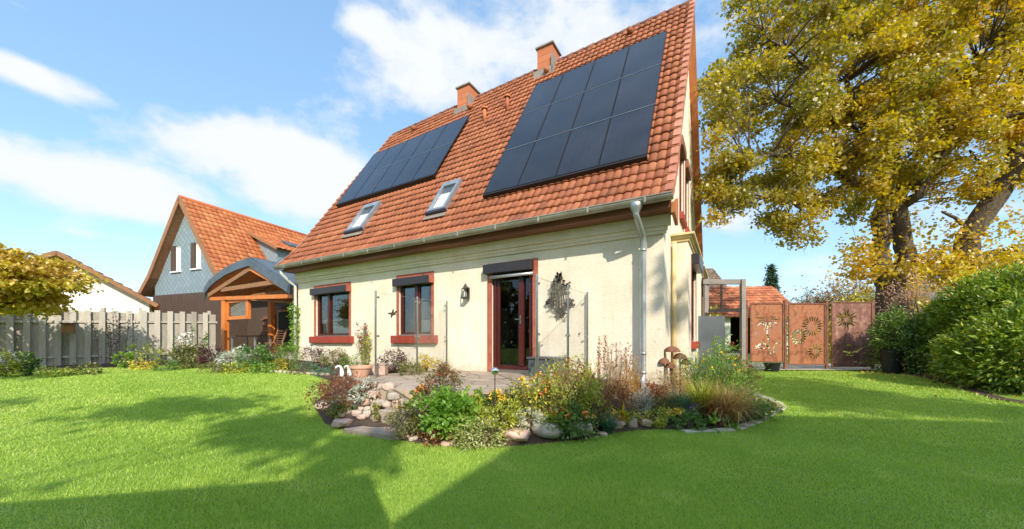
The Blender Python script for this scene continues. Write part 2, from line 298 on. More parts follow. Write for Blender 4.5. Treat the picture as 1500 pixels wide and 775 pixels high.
def blobs(lst):
    acc=None
    for (px,py,rx,ry,wt) in lst:
        d=Vector(((px-750)/F,1,(500-py)/F)).normalized()
        sub=N(nt,'ShaderNodeVectorMath',operation='SUBTRACT'); nt.links.new(gen,sub.inputs[0]); sub.inputs[1].default_value=d
        k=math.sqrt(1+((px-750)/F)**2+((500-py)/F)**2)
        mul=N(nt,'ShaderNodeVectorMath',operation='MULTIPLY'); nt.links.new(sub.outputs[0],mul.inputs[0]); mul.inputs[1].default_value=(F/rx*k,F/rx*k*.6,F/ry*k)
        ln_=N(nt,'ShaderNodeVectorMath',operation='LENGTH'); nt.links.new(mul.outputs[0],ln_.inputs[0])
        mr=N(nt,'ShaderNodeMapRange'); mr.inputs['From Min'].default_value=1.5; mr.inputs['From Max'].default_value=0; mr.inputs['To Min'].default_value=0; mr.inputs['To Max'].default_value=wt
        nt.links.new(ln_.outputs['Value'],mr.inputs[0])
        if acc is None: acc=mr.outputs[0]
        else:
            a=N(nt,'ShaderNodeMath',operation='ADD'); nt.links.new(acc,a.inputs[0]); nt.links.new(mr.outputs[0],a.inputs[1]); acc=a.outputs[0]
    return acc
bl=blobs([(730,80,180,95,.75),(900,40,160,80,.5),(620,90,90,60,.45),(370,220,160,55,1.0),(470,250,110,45,.65),(60,255,130,45,.9),(190,262,60,40,.5),(15,98,60,20,.9),(470,145,70,30,.55),(530,35,35,18,.6),(110,340,80,14,.5),(300,310,300,45,.42),(20,5,50,14,.6),(560,150,70,60,.35),(1050,40,90,90,.55),(1080,320,130,40,.75),(1190,415,90,40,.7),(1400,330,160,60,.5),(500,340,120,70,.4)])
n1=cloud_noise(4.2,1.7,8,(3.1,1.7,.4)); n2=cloud_noise(13,1.6,6,(1,5,2))
c1=N(nt,'ShaderNodeMath',operation='MULTIPLY_ADD'); nt.links.new(n1,c1.inputs[0]); c1.inputs[1].default_value=1.5; nt.links.new(bl,c1.inputs[2])
c2=N(nt,'ShaderNodeMath',operation='MULTIPLY_ADD'); nt.links.new(n2,c2.inputs[0]); c2.inputs[1].default_value=.8; nt.links.new(c1.outputs[0],c2.inputs[2])
cr=ramp(nt,[(.0,(0,0,0)),(.3,(.3,.3,.3)),(.7,(.85,.85,.85)),(1,(1,1,1))]); cm=N(nt,'ShaderNodeMapRange'); cm.inputs['From Min'].default_value=1.58; cm.inputs['From Max'].default_value=2.12
nt.links.new(c2.outputs[0],cm.inputs[0]); nt.links.new(cm.outputs[0],cr.inputs[0])
mixc=N(nt,'ShaderNodeMix',data_type='RGBA'); nt.links.new(cr.outputs[0],mixc.inputs[0])
skm=N(nt,'ShaderNodeMix',data_type='RGBA',blend_type='MULTIPLY'); skm.inputs[0].default_value=1; skm.inputs[7].default_value=(1.2,1.2,1.15,1)
nt.links.new(sky.outputs[0],skm.inputs[6])
pale=N(nt,'ShaderNodeMix',data_type='RGBA'); pale.inputs[0].default_value=.45; pale.inputs[7].default_value=(1.7,3.2,5.2,1); nt.links.new(skm.outputs[2],pale.inputs[6])
nt.links.new(pale.outputs[2],mixc.inputs[6]); mixc.inputs[7].default_value=(4.15,4.3,4.45,1)
# glow added to the sky round the sun, out of view, to fill shade
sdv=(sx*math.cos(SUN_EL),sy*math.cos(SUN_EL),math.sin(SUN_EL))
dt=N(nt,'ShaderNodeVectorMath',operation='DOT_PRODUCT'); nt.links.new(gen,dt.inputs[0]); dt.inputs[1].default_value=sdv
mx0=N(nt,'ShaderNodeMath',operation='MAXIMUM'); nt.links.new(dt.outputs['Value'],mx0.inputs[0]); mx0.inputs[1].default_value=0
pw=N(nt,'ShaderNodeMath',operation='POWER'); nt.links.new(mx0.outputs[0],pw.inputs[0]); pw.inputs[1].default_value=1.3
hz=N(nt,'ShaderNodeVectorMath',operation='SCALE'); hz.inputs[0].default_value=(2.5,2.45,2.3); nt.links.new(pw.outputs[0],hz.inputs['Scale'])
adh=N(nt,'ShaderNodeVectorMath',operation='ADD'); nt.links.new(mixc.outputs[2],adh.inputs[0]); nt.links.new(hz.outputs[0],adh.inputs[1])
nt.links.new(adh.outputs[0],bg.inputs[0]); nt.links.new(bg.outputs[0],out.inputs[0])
sl=bpy.data.lights.new('sun','SUN'); sl.energy=3.6; sl.angle=R(.53); sl.color=(1,.915,.77)
so=bpy.data.objects.new('sun',sl); COL.objects.link(so)
sd=Vector((sx*math.cos(SUN_EL),sy*math.cos(SUN_EL),math.sin(SUN_EL))); so.rotation_euler=sd.to_track_quat('Z','Y').to_euler(); so.location=(0,-20,20)
cam=bpy.data.cameras.new('camera'); co=bpy.data.objects.new('camera',cam); COL.objects.link(co); SC.camera=co
cam.sensor_width=36; cam.lens=36*F/1500; cam.shift_y=112.5/1500; cam.clip_end=2000; cam.clip_start=.05
co.location=(0,0,H); co.rotation_euler=(R(90),0,0)
SC.view_settings.view_transform='Standard'; SC.view_settings.look='None'; SC.view_settings.exposure=.62; SC.view_settings.gamma=1
SC.render.engine='CYCLES'; SC.cycles.max_bounces=6; SC.cycles.diffuse_bounces=3; SC.cycles.glossy_bounces=3; SC.cycles.transparent_max_bounces=12; SC.cycles.transmission_bounces=4
SC.cycles.use_denoising=True
# ------------------------------------------------------------------ ground
def grid_ground():
    def axis(lo,hi,near):
        a=[0];s=.35
        while a[-1]<hi: a.append(a[-1]+s); s= .35 if a[-1]<near else s*1.3
        b=[0];s=.35
        while b[-1]>lo: b.append(b[-1]-s); s=.35 if b[-1]>-near else s*1.3
        return sorted(set(a+b))
    xs=axis(-300,300,14); ys=axis(-300,500,17)
    mb=MB(); mb.v=[(x,y,gz(x,y)) for y in ys for x in xs]; n=len(xs)
    mb.f=[(j*n+i,j*n+i+1,(j+1)*n+i+1,(j+1)*n+i) for j in range(len(ys)-1) for i in range(n-1)]; mb.a=[.5]*len(mb.f)
    return build('lawn',mb,M['lawn'],smooth=True)
tag(grid_ground(),kind='structure')
# lawn outline (world): front edge of the beds
EDGE=[(-16,9.0),(-13.6,9.6),(-12.9,10.2),(-12.4,12.0),(-11.2,13.3),(-8.8,12.2),(-6.0,10.3),(-4.4,8.8),(-3.6,7.5),(-3.45,6.4),(-2.6,5.15),(-2.15,4.8),(-1.6,4.45),(-1.2,4.3),(-.75,4.15),(-.08,4.13),(.83,4.45),(1.3,4.75),(1.9,4.93),(2.25,4.85),(2.9,4.9),(3.55,5.35),(4.3,6.0),(4.5,6.4),(4.75,7.4),(4.8,8.6),(4.9,10.2)]
# right hedge border edge
HEDGE=[(10.6,9.9),(9.7,9.1),(9.3,8.4),(8.5,7.1),(7.9,6.1),(7.85,5.4),(8.4,4.2),(9.3,2.5)]
def inpoly(x,y,P):
    c=np.zeros(np.shape(x),bool); j=len(P)-1
    for i in range(len(P)):
        xi,yi=P[i]; xj,yj=P[j]
        c^=((yi>y)!=(yj>y))&(x<(xj-xi)*(y-yi)/((yj-yi) or 1e-9)+xi); j=i
    return c
NOLAWN1=EDGE+[(4.9,30),(-30,30),(-30,9)]
NOLAWN2=HEDGE+[(30,2.5),(30,9.4)]
def grass():
    n=620000; ang=rng.uniform(-1.0,1.0,n); d=1.9+13.5*rng.random(n)**1.25
    x=d*np.tan(ang*1.02)*.98; x=np.clip(x,-22,22); y=d
    # density falls with distance
    k=(~inpoly(x,y,NOLAWN1))&(~inpoly(x,y,NOLAWN2))&(y<10.25+np.where(x<0,5,0)); x=x[k];y=y[k]; n=len(x)
    dd=np.hypot(x,y)
    t=np.clip((dd-4.5)/9,0,1); z=.36*t*t*(3-2*t)+.012*np.sin(x*.9+1)*np.sin(y*.8)
    th=rng.uniform(0,2*PI,n); w=.0028*np.clip(dd/2.6,1,4.2)*rng.uniform(.6,1.3,n); h=rng.uniform(.014,.036,n)*(1+.25*np.sin(x*2.1+y)*np.sin(y*1.7))
    lx=rng.normal(0,.5,n)*h; ly=rng.normal(0,.5,n)*h
    a=np.stack([x-w*np.cos(th),y-w*np.sin(th),z-.004],1); b=np.stack([x+w*np.cos(th),y+w*np.sin(th),z-.004],1); c=np.stack([x+lx,y+ly,z+h],1)
    V=np.stack([a,b,c],1).reshape(-1,3); Fc=np.arange(3*n).reshape(n,3)
    patch=.5+.2*np.sin(x*1.3+np.sin(y*1.9))*np.sin(y*1.1+np.sin(x*.7))+.16*np.sin(x*5.3+2*np.sin(y*3.1))*np.sin(y*4.7+2*np.sin(x*2.9))+.10*np.sign(np.sin((x*.55+y*.83)*5.2))
    big=np.sin(x*.9+1.7*np.sin(y*.6))*np.sin(y*.75+1.3*np.sin(x*.5)); dry=(np.sin(x*3.7+2.2*np.sin(y*2.3))*np.sin(y*4.1+1.9*np.sin(x*2.7))>.72)*.22
    var=np.clip(.50*patch+.46*rng.random(n)+.08*big+dry+.03,0,1)
    o=npmesh('grass',V,Fc,var,M['grass']); tag(o,'short mown green grass covering the lawn','grass',kind='stuff')
grass()
# ------------------------------------------------------------------ instanced leaves
def norm(a): return a/np.maximum(np.linalg.norm(a,axis=1,keepdims=True),1e-6)
def leaves(P,size,wid=.32,out=None,up=.5,fold=.12,droop=0.0,var=None,spread=1.0):
    """P (n,3); size scalar/array. returns V,F,var  (leaf=two triangles)"""
    n=len(P); ax=rng.normal(0,1,(n,3))*spread
    if out is not None: ax+=out*1.2
    ax[:,2]+= -droop; ax=norm(ax)
    nr=rng.normal(0,.6,(n,3)); nr[:,2]+=up*1.6
    if out is not None: nr+=out*.6
    nr=nr-ax*np.sum(nr*ax,1,keepdims=True); nr=norm(nr); sd_=np.cross(ax,nr)
    s=(size*rng.uniform(.65,1.25,n))[:,None]
    v0=P; v1=P+s*(ax*.5-sd_*wid+nr*fold); v2=P+s*ax; v3=P+s*(ax*.5+sd_*wid+nr*fold)
    V=np.stack([v0,v1,v2,v3],1).reshape(-1,3); b=np.arange(n)*4
    Fc=np.stack([np.stack([b,b+1,b+2],1),np.stack([b,b+2,b+3],1)],1).reshape(-1,3)
    vv=rng.random(n) if var is None else var
    return V,Fc,np.repeat(vv,2)
def clumps(c,r,nc,per,cr,shell=.55,zmin=None,noiseamp=.25):
    c=np.array(c,float); r=np.array(r,float)
    u=norm(rng.normal(0,1,(nc,3))); rad=(shell+(1-shell)*rng.random(nc)**.5)
    rad*=1+noiseamp*np.sin(u[:,0]*5+c[0])*np.cos(u[:,1]*4+c[1]*2)*1.0
    C=c+u*r*rad[:,None]
    per=max(1,int(per)); off=rng.normal(0,1,(nc,per,3)); off=off/np.linalg.norm(off,axis=2,keepdims=True)*rng.random((nc,per,1))**.6
    P=(C[:,None,:]+off*cr*np.minimum(1,r.mean()/.01)).reshape(-1,3); o=norm((P-c)/r)
    cv=np.repeat(rng.random(nc),per)
    if zmin is not None: k=P[:,2]>zmin; P=P[k];o=o[k];cv=cv[k]
    return P,o,cv
def cat3(L3):
    V=[];Fs=[];A=[];o=0
    for v,f,a in L3: V.append(v);Fs.append(f+o);A.append(a);o+=len(v)
    return np.concatenate(V),np.concatenate(Fs),np.concatenate(A)
def blades(B,lng,width,az,lean,bend,seg=4,var=None):
    """arching blades; arrays n. lean=initial angle from vertical, bend=added angle to the tip"""
    n=len(B); ps=[B]; 
    for k in range(seg):
        a=lean+bend*(k+.5)/seg; st=lng/seg
        ps.append(ps[-1]+np.stack([np.cos(az)*np.sin(a)*st,np.sin(az)*np.sin(a)*st,np.cos(a)*st],1))
    sd_=np.stack([-np.sin(az),np.cos(az),np.zeros(n)],1)
    V=[]
    for k,p in enumerate(ps):
        ww=(width*(1-(k/seg)**1.6)*.5+.0006)[:,None]; V+= [p-sd_*ww,p+sd_*ww]
    V=np.stack(V,1); m=2*(seg+1); V=V.reshape(-1,3); b=np.arange(n)*m
    Fc=np.stack([np.stack([b+2*k,b+2*k+1,b+2*k+3,b+2*k+2],1) for k in range(seg)],1).reshape(-1,4)
    vv=rng.random(n) if var is None else var
    return V,Fc,np.repeat(vv,seg)
# ------------------------------------------------------------------ walls with openings
def wall_holes(mb,u0,u1,z0,z1,holes,fn,depth):
    us=sorted({u0,u1,*[h[0] for h in holes],*[h[2] for h in holes]}); zs=sorted({z0,z1,*[h[1] for h in holes],*[h[3] for h in holes]})
    for i in range(len(us)-1):
        for j in range(len(zs)-1):
            cu=(us[i]+us[i+1])/2; cz=(zs[j]+zs[j+1])/2
            if any(h[0]<cu<h[2] and h[1]<cz<h[3] for h in holes): continue
            mb.add([fn(us[i],zs[j],0),fn(us[i+1],zs[j],0),fn(us[i+1],zs[j+1],0),fn(us[i],zs[j+1],0)],[(0,1,2,3)],.5)
    for a,b,c,d in holes:
        for (p,q) in (((a,b),(c,b)),((c,b),(c,d)),((c,d),(a,d)),((a,d),(a,b))):
            mb.add([fn(*p,0),fn(*q,0),fn(*q,depth),fn(*p,depth)],[(0,1,2,3)],.5)
# ------------------------------------------------------------------ tiled roof
def tiles(S,ncol,nrow,amp=.03,lift=.035,sub=5,jit=.004,thick=.02):
    """S(u,v)->(point,normal) u,v in 0..1"""
    mb=MB()
    for r in range(nrow):
        for c in range(ncol):
            dj=random.uniform(-jit,jit); vs=[]
            va=max(0,(r-.10)/nrow) if r else -.012; vb=(r+1)/nrow
            for k in range(sub+1):
                t=k/sub; u=(c+t)/ncol; h=amp*(math.sin(PI*min(1,max(0,t)))**.75)
                p,n=S(u,va); q,n2=S(u,vb)
                vs+=[p+n*(h+lift-thick+dj-.012),p+n*(h+lift+dj),q+n2*(h*1.0+.0+dj)]
            fs=[]
            for k in range(sub): a=3*k; fs+=[(a,a+3,a+4,a+1),(a+1,a+4,a+5,a+2)]
            mb.add(vs,fs)
    return mb
def bilin(P00,P10,P01,P11):
    P00,P10,P01,P11=map(Vector,(P00,P10,P01,P11))
    n=(P10-P00).cross(P01-P00).normalized()
    def S(u,v): return (P00*(1-u)+P10*u)*(1-v)+(P01*(1-u)+P11*u)*v, n
    return S
# ================================================================== MAIN HOUSE (local frame: X along facade to the right, Y inwards)
house=thing('house','cream plastered house with steep red tiled roof carrying black solar panels','house',HO,TH)
XL=-11.05; YB=8.1; EZ=3.5
W1=(-10.08,1.33,-8.47,2.80); W2=(-6.46,1.33,-5.33,2.80); DR=(-3.56,.55,-2.54,2.80)
mb=MB()
wall_holes(mb,XL,0,.42,3.42,[W1,W2,DR],lambda u,z,d:(u,d,z),.14)
G1=(2.45,4.15,3.25,5.75); G2=(3.75,4.15,4.6,5.75)
wall_holes(mb,0,YB,.42,6.0,[G1,G2],lambda u,z,d:(-d,u,z),.14) if False else None
# gable right: built as strips clipped by roof line
def roofz(Y,X): # main plane
    Y=min(Y,8.1-Y); zt=9.80+.4*((X+11.17)/11.33); T=(zt-4.16)/3.99
    return (4.16+(Y-.06)*T if Y>.06 else 3.53+.63*(Y+.53)/.59)-.10
def gable(mb,x,sgn,holes):
    ys=sorted({0,.05,YB/2,YB,*[h[0] for h in holes],*[h[2] for h in holes]})
    for a,b in zip(ys[:-1],ys[1:]):
        hs=[h for h in holes if h[0]<=a+1e-6 and h[2]>=b-1e-6]
        z=.42
        for h in sorted(hs,key=lambda h:h[1]):
            mb.add([(x,a,z),(x,b,z),(x,b,h[1]),(x,a,h[1])],[(0,1,2,3)],.5); z=h[3]
        mb.add([(x,a,z),(x,b,z),(x,b,roofz(b,x)),(x,a,roofz(a,x))],[(0,1,2,3)],.5)
    for a,b,c,d in holes:
        for (p,q) in (((a,b),(c,b)),((c,b),(c,d)),((c,d),(a,d)),((a,d),(a,b))):
            mb.add([(x,*p),(x,*q),(x-.14*sgn,*q),(x-.14*sgn,*p)],[(0,1,2,3)],.5)
gable(mb,0,1,[G1,G2]); gable(mb,XL,-1,[])
mb.add([(XL,YB,.42),(0,YB,.42),(0,YB,3.42),(XL,YB,3.42)],[(0,1,2,3)],.5)
wall=build('wall',mb,M['plaster'],house)
pl=MB(); pl.box(XL-.03,-.03,-.1,.03,YB,.42); build('plinth',pl,M['plinth'],house)
# bays on the gable side
def bay(y0,y1,top,win):
    b=MB(); x1=.30
    wall_holes(b,y0,y1,.42,top,[win],lambda u,z,d:(x1-d,u,z),.10)
    for y in(y0,y1): b.add([(0,y,.42),(x1,y,.42),(x1,y,top),(0,y,top)],[(0,1,2,3)],.5)
    bo=build('bay',b,M['plaster'],house)
    c=MB()
    for k,(o_,h0,h1) in enumerate(((.03,0,.05),(.065,.05,.10),(.12,.10,.14))):
        c.box(-.0,y0-o_,top+h0+.001*k,x1+o_,y1+o_,top+h1)
    build('cornice',c,M['cream_trim'],bo)
    bs=MB(); bs.box(0,y0-.02,0,x1+.02,y1,.42); build('bay_plinth',bs,M['plinth'],bo)
    return bo
BW1=(1.75,1.18,2.95,2.85); BW2=(5.2,1.18,6.6,2.85)
bay1=bay(1.0,4.0,3.12,BW1); bay2=bay(4.55,7.6,3.12,BW2)
def side_window(win,x,parent,box=.16):
    a,b,c,d=win
    f=MB(); t=.07
    f.box(x-.10,a,b,x-.04,a+t,d); f.box(x-.10,c-t,b,x-.04,c,d); f.box(x-.10,a+t,b,x-.04,c-t,b+t); f.box(x-.10,a+t,d-t,x-.04,c-t,d); f.box(x-.10,(a+c)/2-.04,b+t,x-.04,(a+c)/2+.04,d-t)
    w_=build('window',f,M['frame_dark'],parent)
    g=MB(); g.box(x-.075,a+t,b+t,x-.07,c-t,d-t); build('pane',g,M['glass'],w_)
    i=MB(); i.box(x-.22,a-.05,b-.05,x-.20,c+.05,d+.05); build('interior',i,M['dark_in'],w_)
    s=MB(); s.box(x-.05,a-.08,b-.16,x+.09,c+.08,b-.002); build('sill',s,M['red_paint'],w_,bevel=.008)
    bx=MB(); bx.box(x-.03,a-.05,d-.06,x+box,c+.05,d+.16); build('shutter_box',bx,M['shutter'] if box>.12 else M['brown_board'],w_,bevel=.01)
    for q0,q1 in((a-.09,a-.002),(c+.002,c+.09)):
        r=MB(); r.box(x+.002,q0,b,x+.012,q1,d+.05); build('surround',r,M['salmon_paint'],w_)
side_window(BW1,.30,bay1); side_window(BW2,.30,bay2)
side_window(G1,0,wall,.08); side_window(G2,0,wall,.08)
# front windows ----------------------------------------------------
def front_window(win,split,blinds):
    a,b,c,d=win
    r=MB(); s_=.075; y0,y1=-.022,.0
    r.box(a-s_,y0,b-.001,a,y1-.001,d+.10); r.box(c,y0,b-.001,c+s_,y1-.001,d+.10); r.box(a,y0,d,c,y1-.001,d+.10)
    o=build('window',r,M['salmon_paint'],wall)
    f=MB(); t=.06; ya,yb=.05,.12
    f.box(a,ya,b,a+t,yb,d); f.box(c-t,ya,b,c,yb,d); f.box(a+t,ya,b,c-t,yb,b+t+.02); f.box(a+t,ya,d-t,c-t,yb,d)
    sp=a+(c-a)*split; f.box(sp-.05,ya-.015,b+t,sp+.05,yb,d-t)
    for u in(a+t,sp+.05): f.box(u,ya+.01,b+t+.02,u+.04,yb-.01,d-t)
    for u in(sp-.05,c-t): f.box(u-.04,ya+.01,b+t+.02,u,yb-.01,d-t)
    build('frame',f,M['frame_red'],o,bevel=.006)
    g=MB(); g.box(a+t,.085,b+t,c-t,.09,d-t); build('pane',g,M['glass'],o)
    i=MB(); i.box(a-.1,.40,b-.1,c+.1,.42,d+.1); i.box(a-.1,.15,b-.1,a-.08,.4,d+.1); i.box(c+.08,.15,b-.1,c+.1,.4,d+.1); i.box(a-.08,.15,b-.1,c+.08,.4,b-.08); build('interior',i,M['dark_in'],o)
    if blinds:
        bm_=MB()
        for (u0,u1,zb,zt) in blinds:
            k=int((zt-zb)/.03)
            for q in range(k):
                z=zb+q*.03; bm_.add([(u0,.135,z),(u1,.135,z),(u1,.115,z+.015),(u0,.115,z+.015),(u1,.135,z+.03),(u0,.135,z+.03)],[(0,1,2,3),(3,2,4,5)])
        build('blind',bm_,M['blind'],o)
    s=MB(); s.box(a-.20,-.11,b-.20,c+.20,.05,b-.002); build('sill',s,M['red_paint'],o,bevel=.01)
    p=MB(); p.box(a-.02,-.012,b+.002,c+.02,.05,b+.025); build('drip_rail',p,M['steel'],o)
    bx=MB(); bx.box(a-.10,-.15,d-.20,c+.035,.04,d-.005); build('shutter_box',bx,M['shutter'],o,bevel=.012)
    e=MB(); e.box(c+.036,-.14,d-.19,c+.10,-.024,d-.02); build('box_bracket',e,M['salmon_paint'],o)
    return o
front_window(W1,.36,[(-9.44,-8.60,1.42,1.86),(-9.9,-9.52,1.42,1.84)])
front_window(W2,.52,[(-5.82,-5.45,1.42,1.72)])
# terrace door
a,b,c,d=DR
r=MB(); r.box(a-.11,-.022,b-.03,a,-.001,d+.10); r.box(c,-.022,b-.03,c+.12,-.001,d+.10); r.box(a,-.022,d,c,-.001,d+.10)
door=build('door',r,M['salmon_paint'],wall)
f=MB(); ya,yb=.04,.12
f.box(a,ya,b,a+.09,yb,d); f.box(c-.06,ya,b,c,yb,d); f.box(a+.09,ya,b,c-.06,yb,b+.10); f.box(a+.09,ya,d-.10,c-.06,yb,d)
f.box(a+.66,ya-.02,b+.10,a+.78,yb,d-.10); f.box(a+.10,ya+.012,b+.1,a+.17,yb-.01,d-.1); f.box(c-.12,ya+.012,b+.1,c-.06,yb-.01,d-.1)
build('frame',f,M['frame_red'],door,bevel=.008)
g=MB(); g.box(a+.17,.08,b+.10,a+.66,.085,d-.10); g.box(a+.78,.08,b+.10,c-.12,.085,d-.10); build('pane',g,M['glass'],door)
i=MB(); i.box(a-.1,.6,b-.1,c+.1,.62,d+.1); i.box(a-.1,.15,b-.1,a-.08,.6,d+.1); i.box(c+.08,.15,b-.1,c+.1,.6,d+.1); build('interior',i,M['dark_in'],door)
s=MB(); s.box(a-.02,-.05,b-.05,c+.02,.10,b-.001); s.box(a+.02,-.025,b+.002,c-.02,.03,b+.02); build('threshold',s,M['steel'],door)
h_=MB(); h_.box(a+.70,.0,b+1.0,a+.735,.018,b+1.18); h_.bar((a+.72,-.03,b+1.1),(a+.60,-.03,b+1.1),.018,.02); build('handle',h_,M['steel'],door)
bx=MB(); bx.box(a-.145,-.16,d-.14,c+.03,.03,d+.06); build('shutter_box',bx,M['shutter'],door,bevel=.012)
tb=MB(); tb.tube([(a+.0,-.09,d-.22),(c+.05,-.09,d-.22)],.035,10); build('awning_roller',tb,M['zinc'],door,smooth=True)
# eaves -------------------------------------------------------------
fb=MB(); fb.box(XL-.05,-.44,3.35,.18,-.415,3.50); fb.box(XL-.05,-.414,3.35,.18,-.001,3.37)
build('eaves_board',fb,M['brown_board'],house)
eb=MB(); eb.prism([(-.46,3.25),(-.0,3.16),(-.0,3.62),(-.30,3.42),(-.46,3.42)],lambda q,z,d:(d,q,z),.1805,.235); build('eaves_end_board',eb,M['orange_board'],house)
mo=MB(); mo.box(XL,-.05,3.05,.05,-.001,3.10); mo.box(XL,-.07,3.101,.07,-.001,3.17); mo.box(XL,-.12,3.171,.12,-.001,3.348); build('wall_moulding',mo,M['plaster'],house)
gu=MB(); gp=[(math.cos(t)*.088,math.sin(t)*.088) for t in [PI+PI*k/8 for k in range(9)]]
gq=[(x*.93,z*.93) for x,z in gp][::-1]
gu.prism(gp+gq,lambda q,z,d:(d,q-.59,z+3.50),XL-.18,.22)
for k in range(12): gu.box(XL+.4+k*.95,-.690,3.41,XL+.43+k*.95,-.674,3.515)
gu.tube([(XL-.18,-.678,3.502),(.22,-.678,3.502)],.012,6)
for x in (XL-.18,.22): gu.prism(gp,lambda q,z,d:(d,q-.59,z+3.50),x-.003,x+.003)
build('gutter',gu,M['gutter'],house)
dpz_=MB(); P=[(-.34,-.59,3.38),(-.34,-.59,3.26),(-.33,-.50,3.2),(-.31,-.20,3.02),(-.31,-.15,2.9),(-.31,-.15,.62),(-.31,-.17,.5),(-.28,-.26,.40),(-.18,-.42,.30),(-.05,-.58,.24)]
dpz_.tube(P,[.05]*len(P),12)
for z in (2.75,.95,.62): dpz_.tube([(-.31,-.15,z),(-.31,-.15,z+.04)],.058,12)
dpz_.lathe([(.05,-.14),(.055,-.10),(.10,-.02),(.105,.05),(.09,.06)],(-.34,-.59,3.40),12)
build('downpipe',dpz_,M['zinc'],house,smooth=True)
d2=MB(); d2.tube([(XL+.0,-.53,3.40),(XL+.0,-.52,3.30),(XL+.03,-.28,3.05),(XL+.05,-.12,2.95),(XL+.05,-.12,.5)],.045,10); build('downpipe',d2,M['white_pipe'],house,smooth=True)
d3=MB(); d3.tube([(.07,.90,3.10),(.07,.90,.4)],.042,10); build('downpipe',d3,M['cream_trim'],house,smooth=True)
# roof ----------------------------------------------------------------
XE0,XE1=XL-.12,.16
def mainS(u,v):
    X=XE0+(XE1-XE0)*u
    ztop=9.80+(10.20-9.80)*u; Yt=4.05
    T=(ztop-4.16)/(Yt-.06)      # upper plane slope
    if v<.10: k=v/.10; Y=-.53+(.59)*k; z=3.53+.63*k; n=Vector((0,-.66,.60))
    else: k=(v-.10)/.90; Y=.06+(Yt-.06)*k; z=4.16+(ztop-4.16)*k; n=Vector((0,-T,1))
    return Vector((X,Y,z)),n.normalized()
mbt=tiles(mainS,74,28,amp=.028,lift=.046,sub=6,jit=.005)
roof=build('roof',mbt,M['tile'],house,smooth=True)
ub=MB()
def sheet(off,x0,x1,back=False):
    P=[]
    for v in (0,.1,1):
        for u in (x0,x1):
            p,n=mainS(u,v); p=p+n*off; P.append(p)
    return P
for off in(-.03,):
    P=sheet(off,0,1); ub.add(P,[(0,1,3,2),(2,3,5,4)],.5); Q=[Vector((p.x,2*4.05-p.y,p.z)) for p in P]; ub.add(Q,[(0,1,3,2),(2,3,5,4)],.5)
build('underlay',ub,M['brown_board'],roof)
def backS(u,v):
    p,n=mainS(1-u,v); return Vector((p.x,8.1-p.y,p.z)),Vector((n.x,-n.y,n.z))
build('roof',tiles(backS,52,25,amp=.038,lift=.05,sub=2),M['tile'],house,smooth=True)
rg=MB()
for k in range(34):
    u=k/34; p,_=mainS(u,1); q,_=mainS(u+1/34,1); rg.tube([p+Vector((0,0,-.02)),q+Vector((0,0,.0))],[.08,.09],8)
build('ridge_tiles',rg,M['ridge'],roof,smooth=True)
for sgn,u,x in((1,1,.0),(-1,0,0)):
    vg=MB()
    for r_ in range(28):
        va=r_/28; vb=(r_+1.08)/28
        p,n=mainS(u,va); q,n2=mainS(u,min(1,vb)); p=p+n*.06; q=q+n2*.02
        e=Vector((sgn*.06,0,0)); dn=Vector((0,0,-.15))
        vg.add([p-e*1.2+n*.02,p+e+n*.015,p+e+dn,q-e*1.2+n*.02,q+e+n*.015,q+e+dn,p-e*1.2+n*.02-n*.05],[(0,1,4,3),(1,2,5,4),(0,6,1),(6,2,1)])
    build('verge_tiles',vg,M['verge'],roof)
# rear-slope verge: boarded soffit and barge board seen past the gable
bb=MB()
def vb(y0,z0,y1,z1,x0,x1,th):
    bb.add([(x0,y0,z0),(x1,y0,z0),(x1,y1,z1),(x0,y1,z1),(x0,y0,z0+th),(x1,y0,z0+th),(x1,y1,z1+th),(x0,y1,z1+th)],[(0,3,2,1),(4,5,6,7),(0,1,5,4),(2,3,7,6),(1,2,6,5),(0,4,7,3)],.5)
vb(4.05,10.20-.28,8.04,4.16-.28,.002,.20,.18); vb(8.04,4.16-.28,8.64,3.5-.28,.002,.20,.18)
vb(4.05,10.20-.22,.06,4.16-.22,.002,.13,.10); 
build('barge_board',bb,M['orange_board'],roof)
# chimneys
def on(X,s):  # point on the front slope, s = fraction 0..1
    return mainS((X-XE0)/(XE1-XE0),s)
def chimney(X0_,X1_,y0,y1,zt):
    c=MB(); c.box(X0_,y0,8.4,X1_,y1,zt); o=build('chimney',c,M['brick'],roof)
    k=MB(); k.box(X0_-.05,y0-.05,zt+.001,X1_+.05,y1+.05,zt+.05); build('cap',k,M['flash'],o)
    k=MB(); z=on(X0_,.1)[0].z+(y0-.06)*((9.80+.4*((X0_-XE0)/(XE1-XE0))-4.16)/3.99)
    k.box(X0_-.09,y0-.09,z-.25,X1_+.09,y0-.002,z+.16); k.box(X1_+.002,y0-.09,z-.2,X1_+.05,y1,z+.55); build('flashing',k,M['flash'],o)
    p=MB(); p.tube([((X0_+X1_)/2,(y0+y1)/2,zt+.05),((X0_+X1_)/2,(y0+y1)/2,zt+.14)],.09,12); build('flue',p,M['ridge'],o)
chimney(-7.42,-6.90,3.62,4.2,10.22); chimney(-4.28,-3.76,3.72,4.3,10.46)
# vents
for (X,s) in((-5.62,.70),(-4.86,.725)):
    p,n=on(X,s); v=MB(); v.tube([p,p+Vector((0,0,.42))],.055,10); v.lathe([(.10,.40),(.10,.44),(.0,.46)],p,10); build('vent_pipe',v,M['tile_orange'],roof,smooth=True)
for (X,s) in((-9.55,.93),(-6.75,.895),(-3.9,.93),(-1.4,.955)):
    p,n=on(X,s); v=MB(); v.tube([p+n*.05,p+n*.10+Vector((0,-.14,-.06))],[.11,.07],8); build('vent_tile',v,M['tile'],roof,smooth=True)
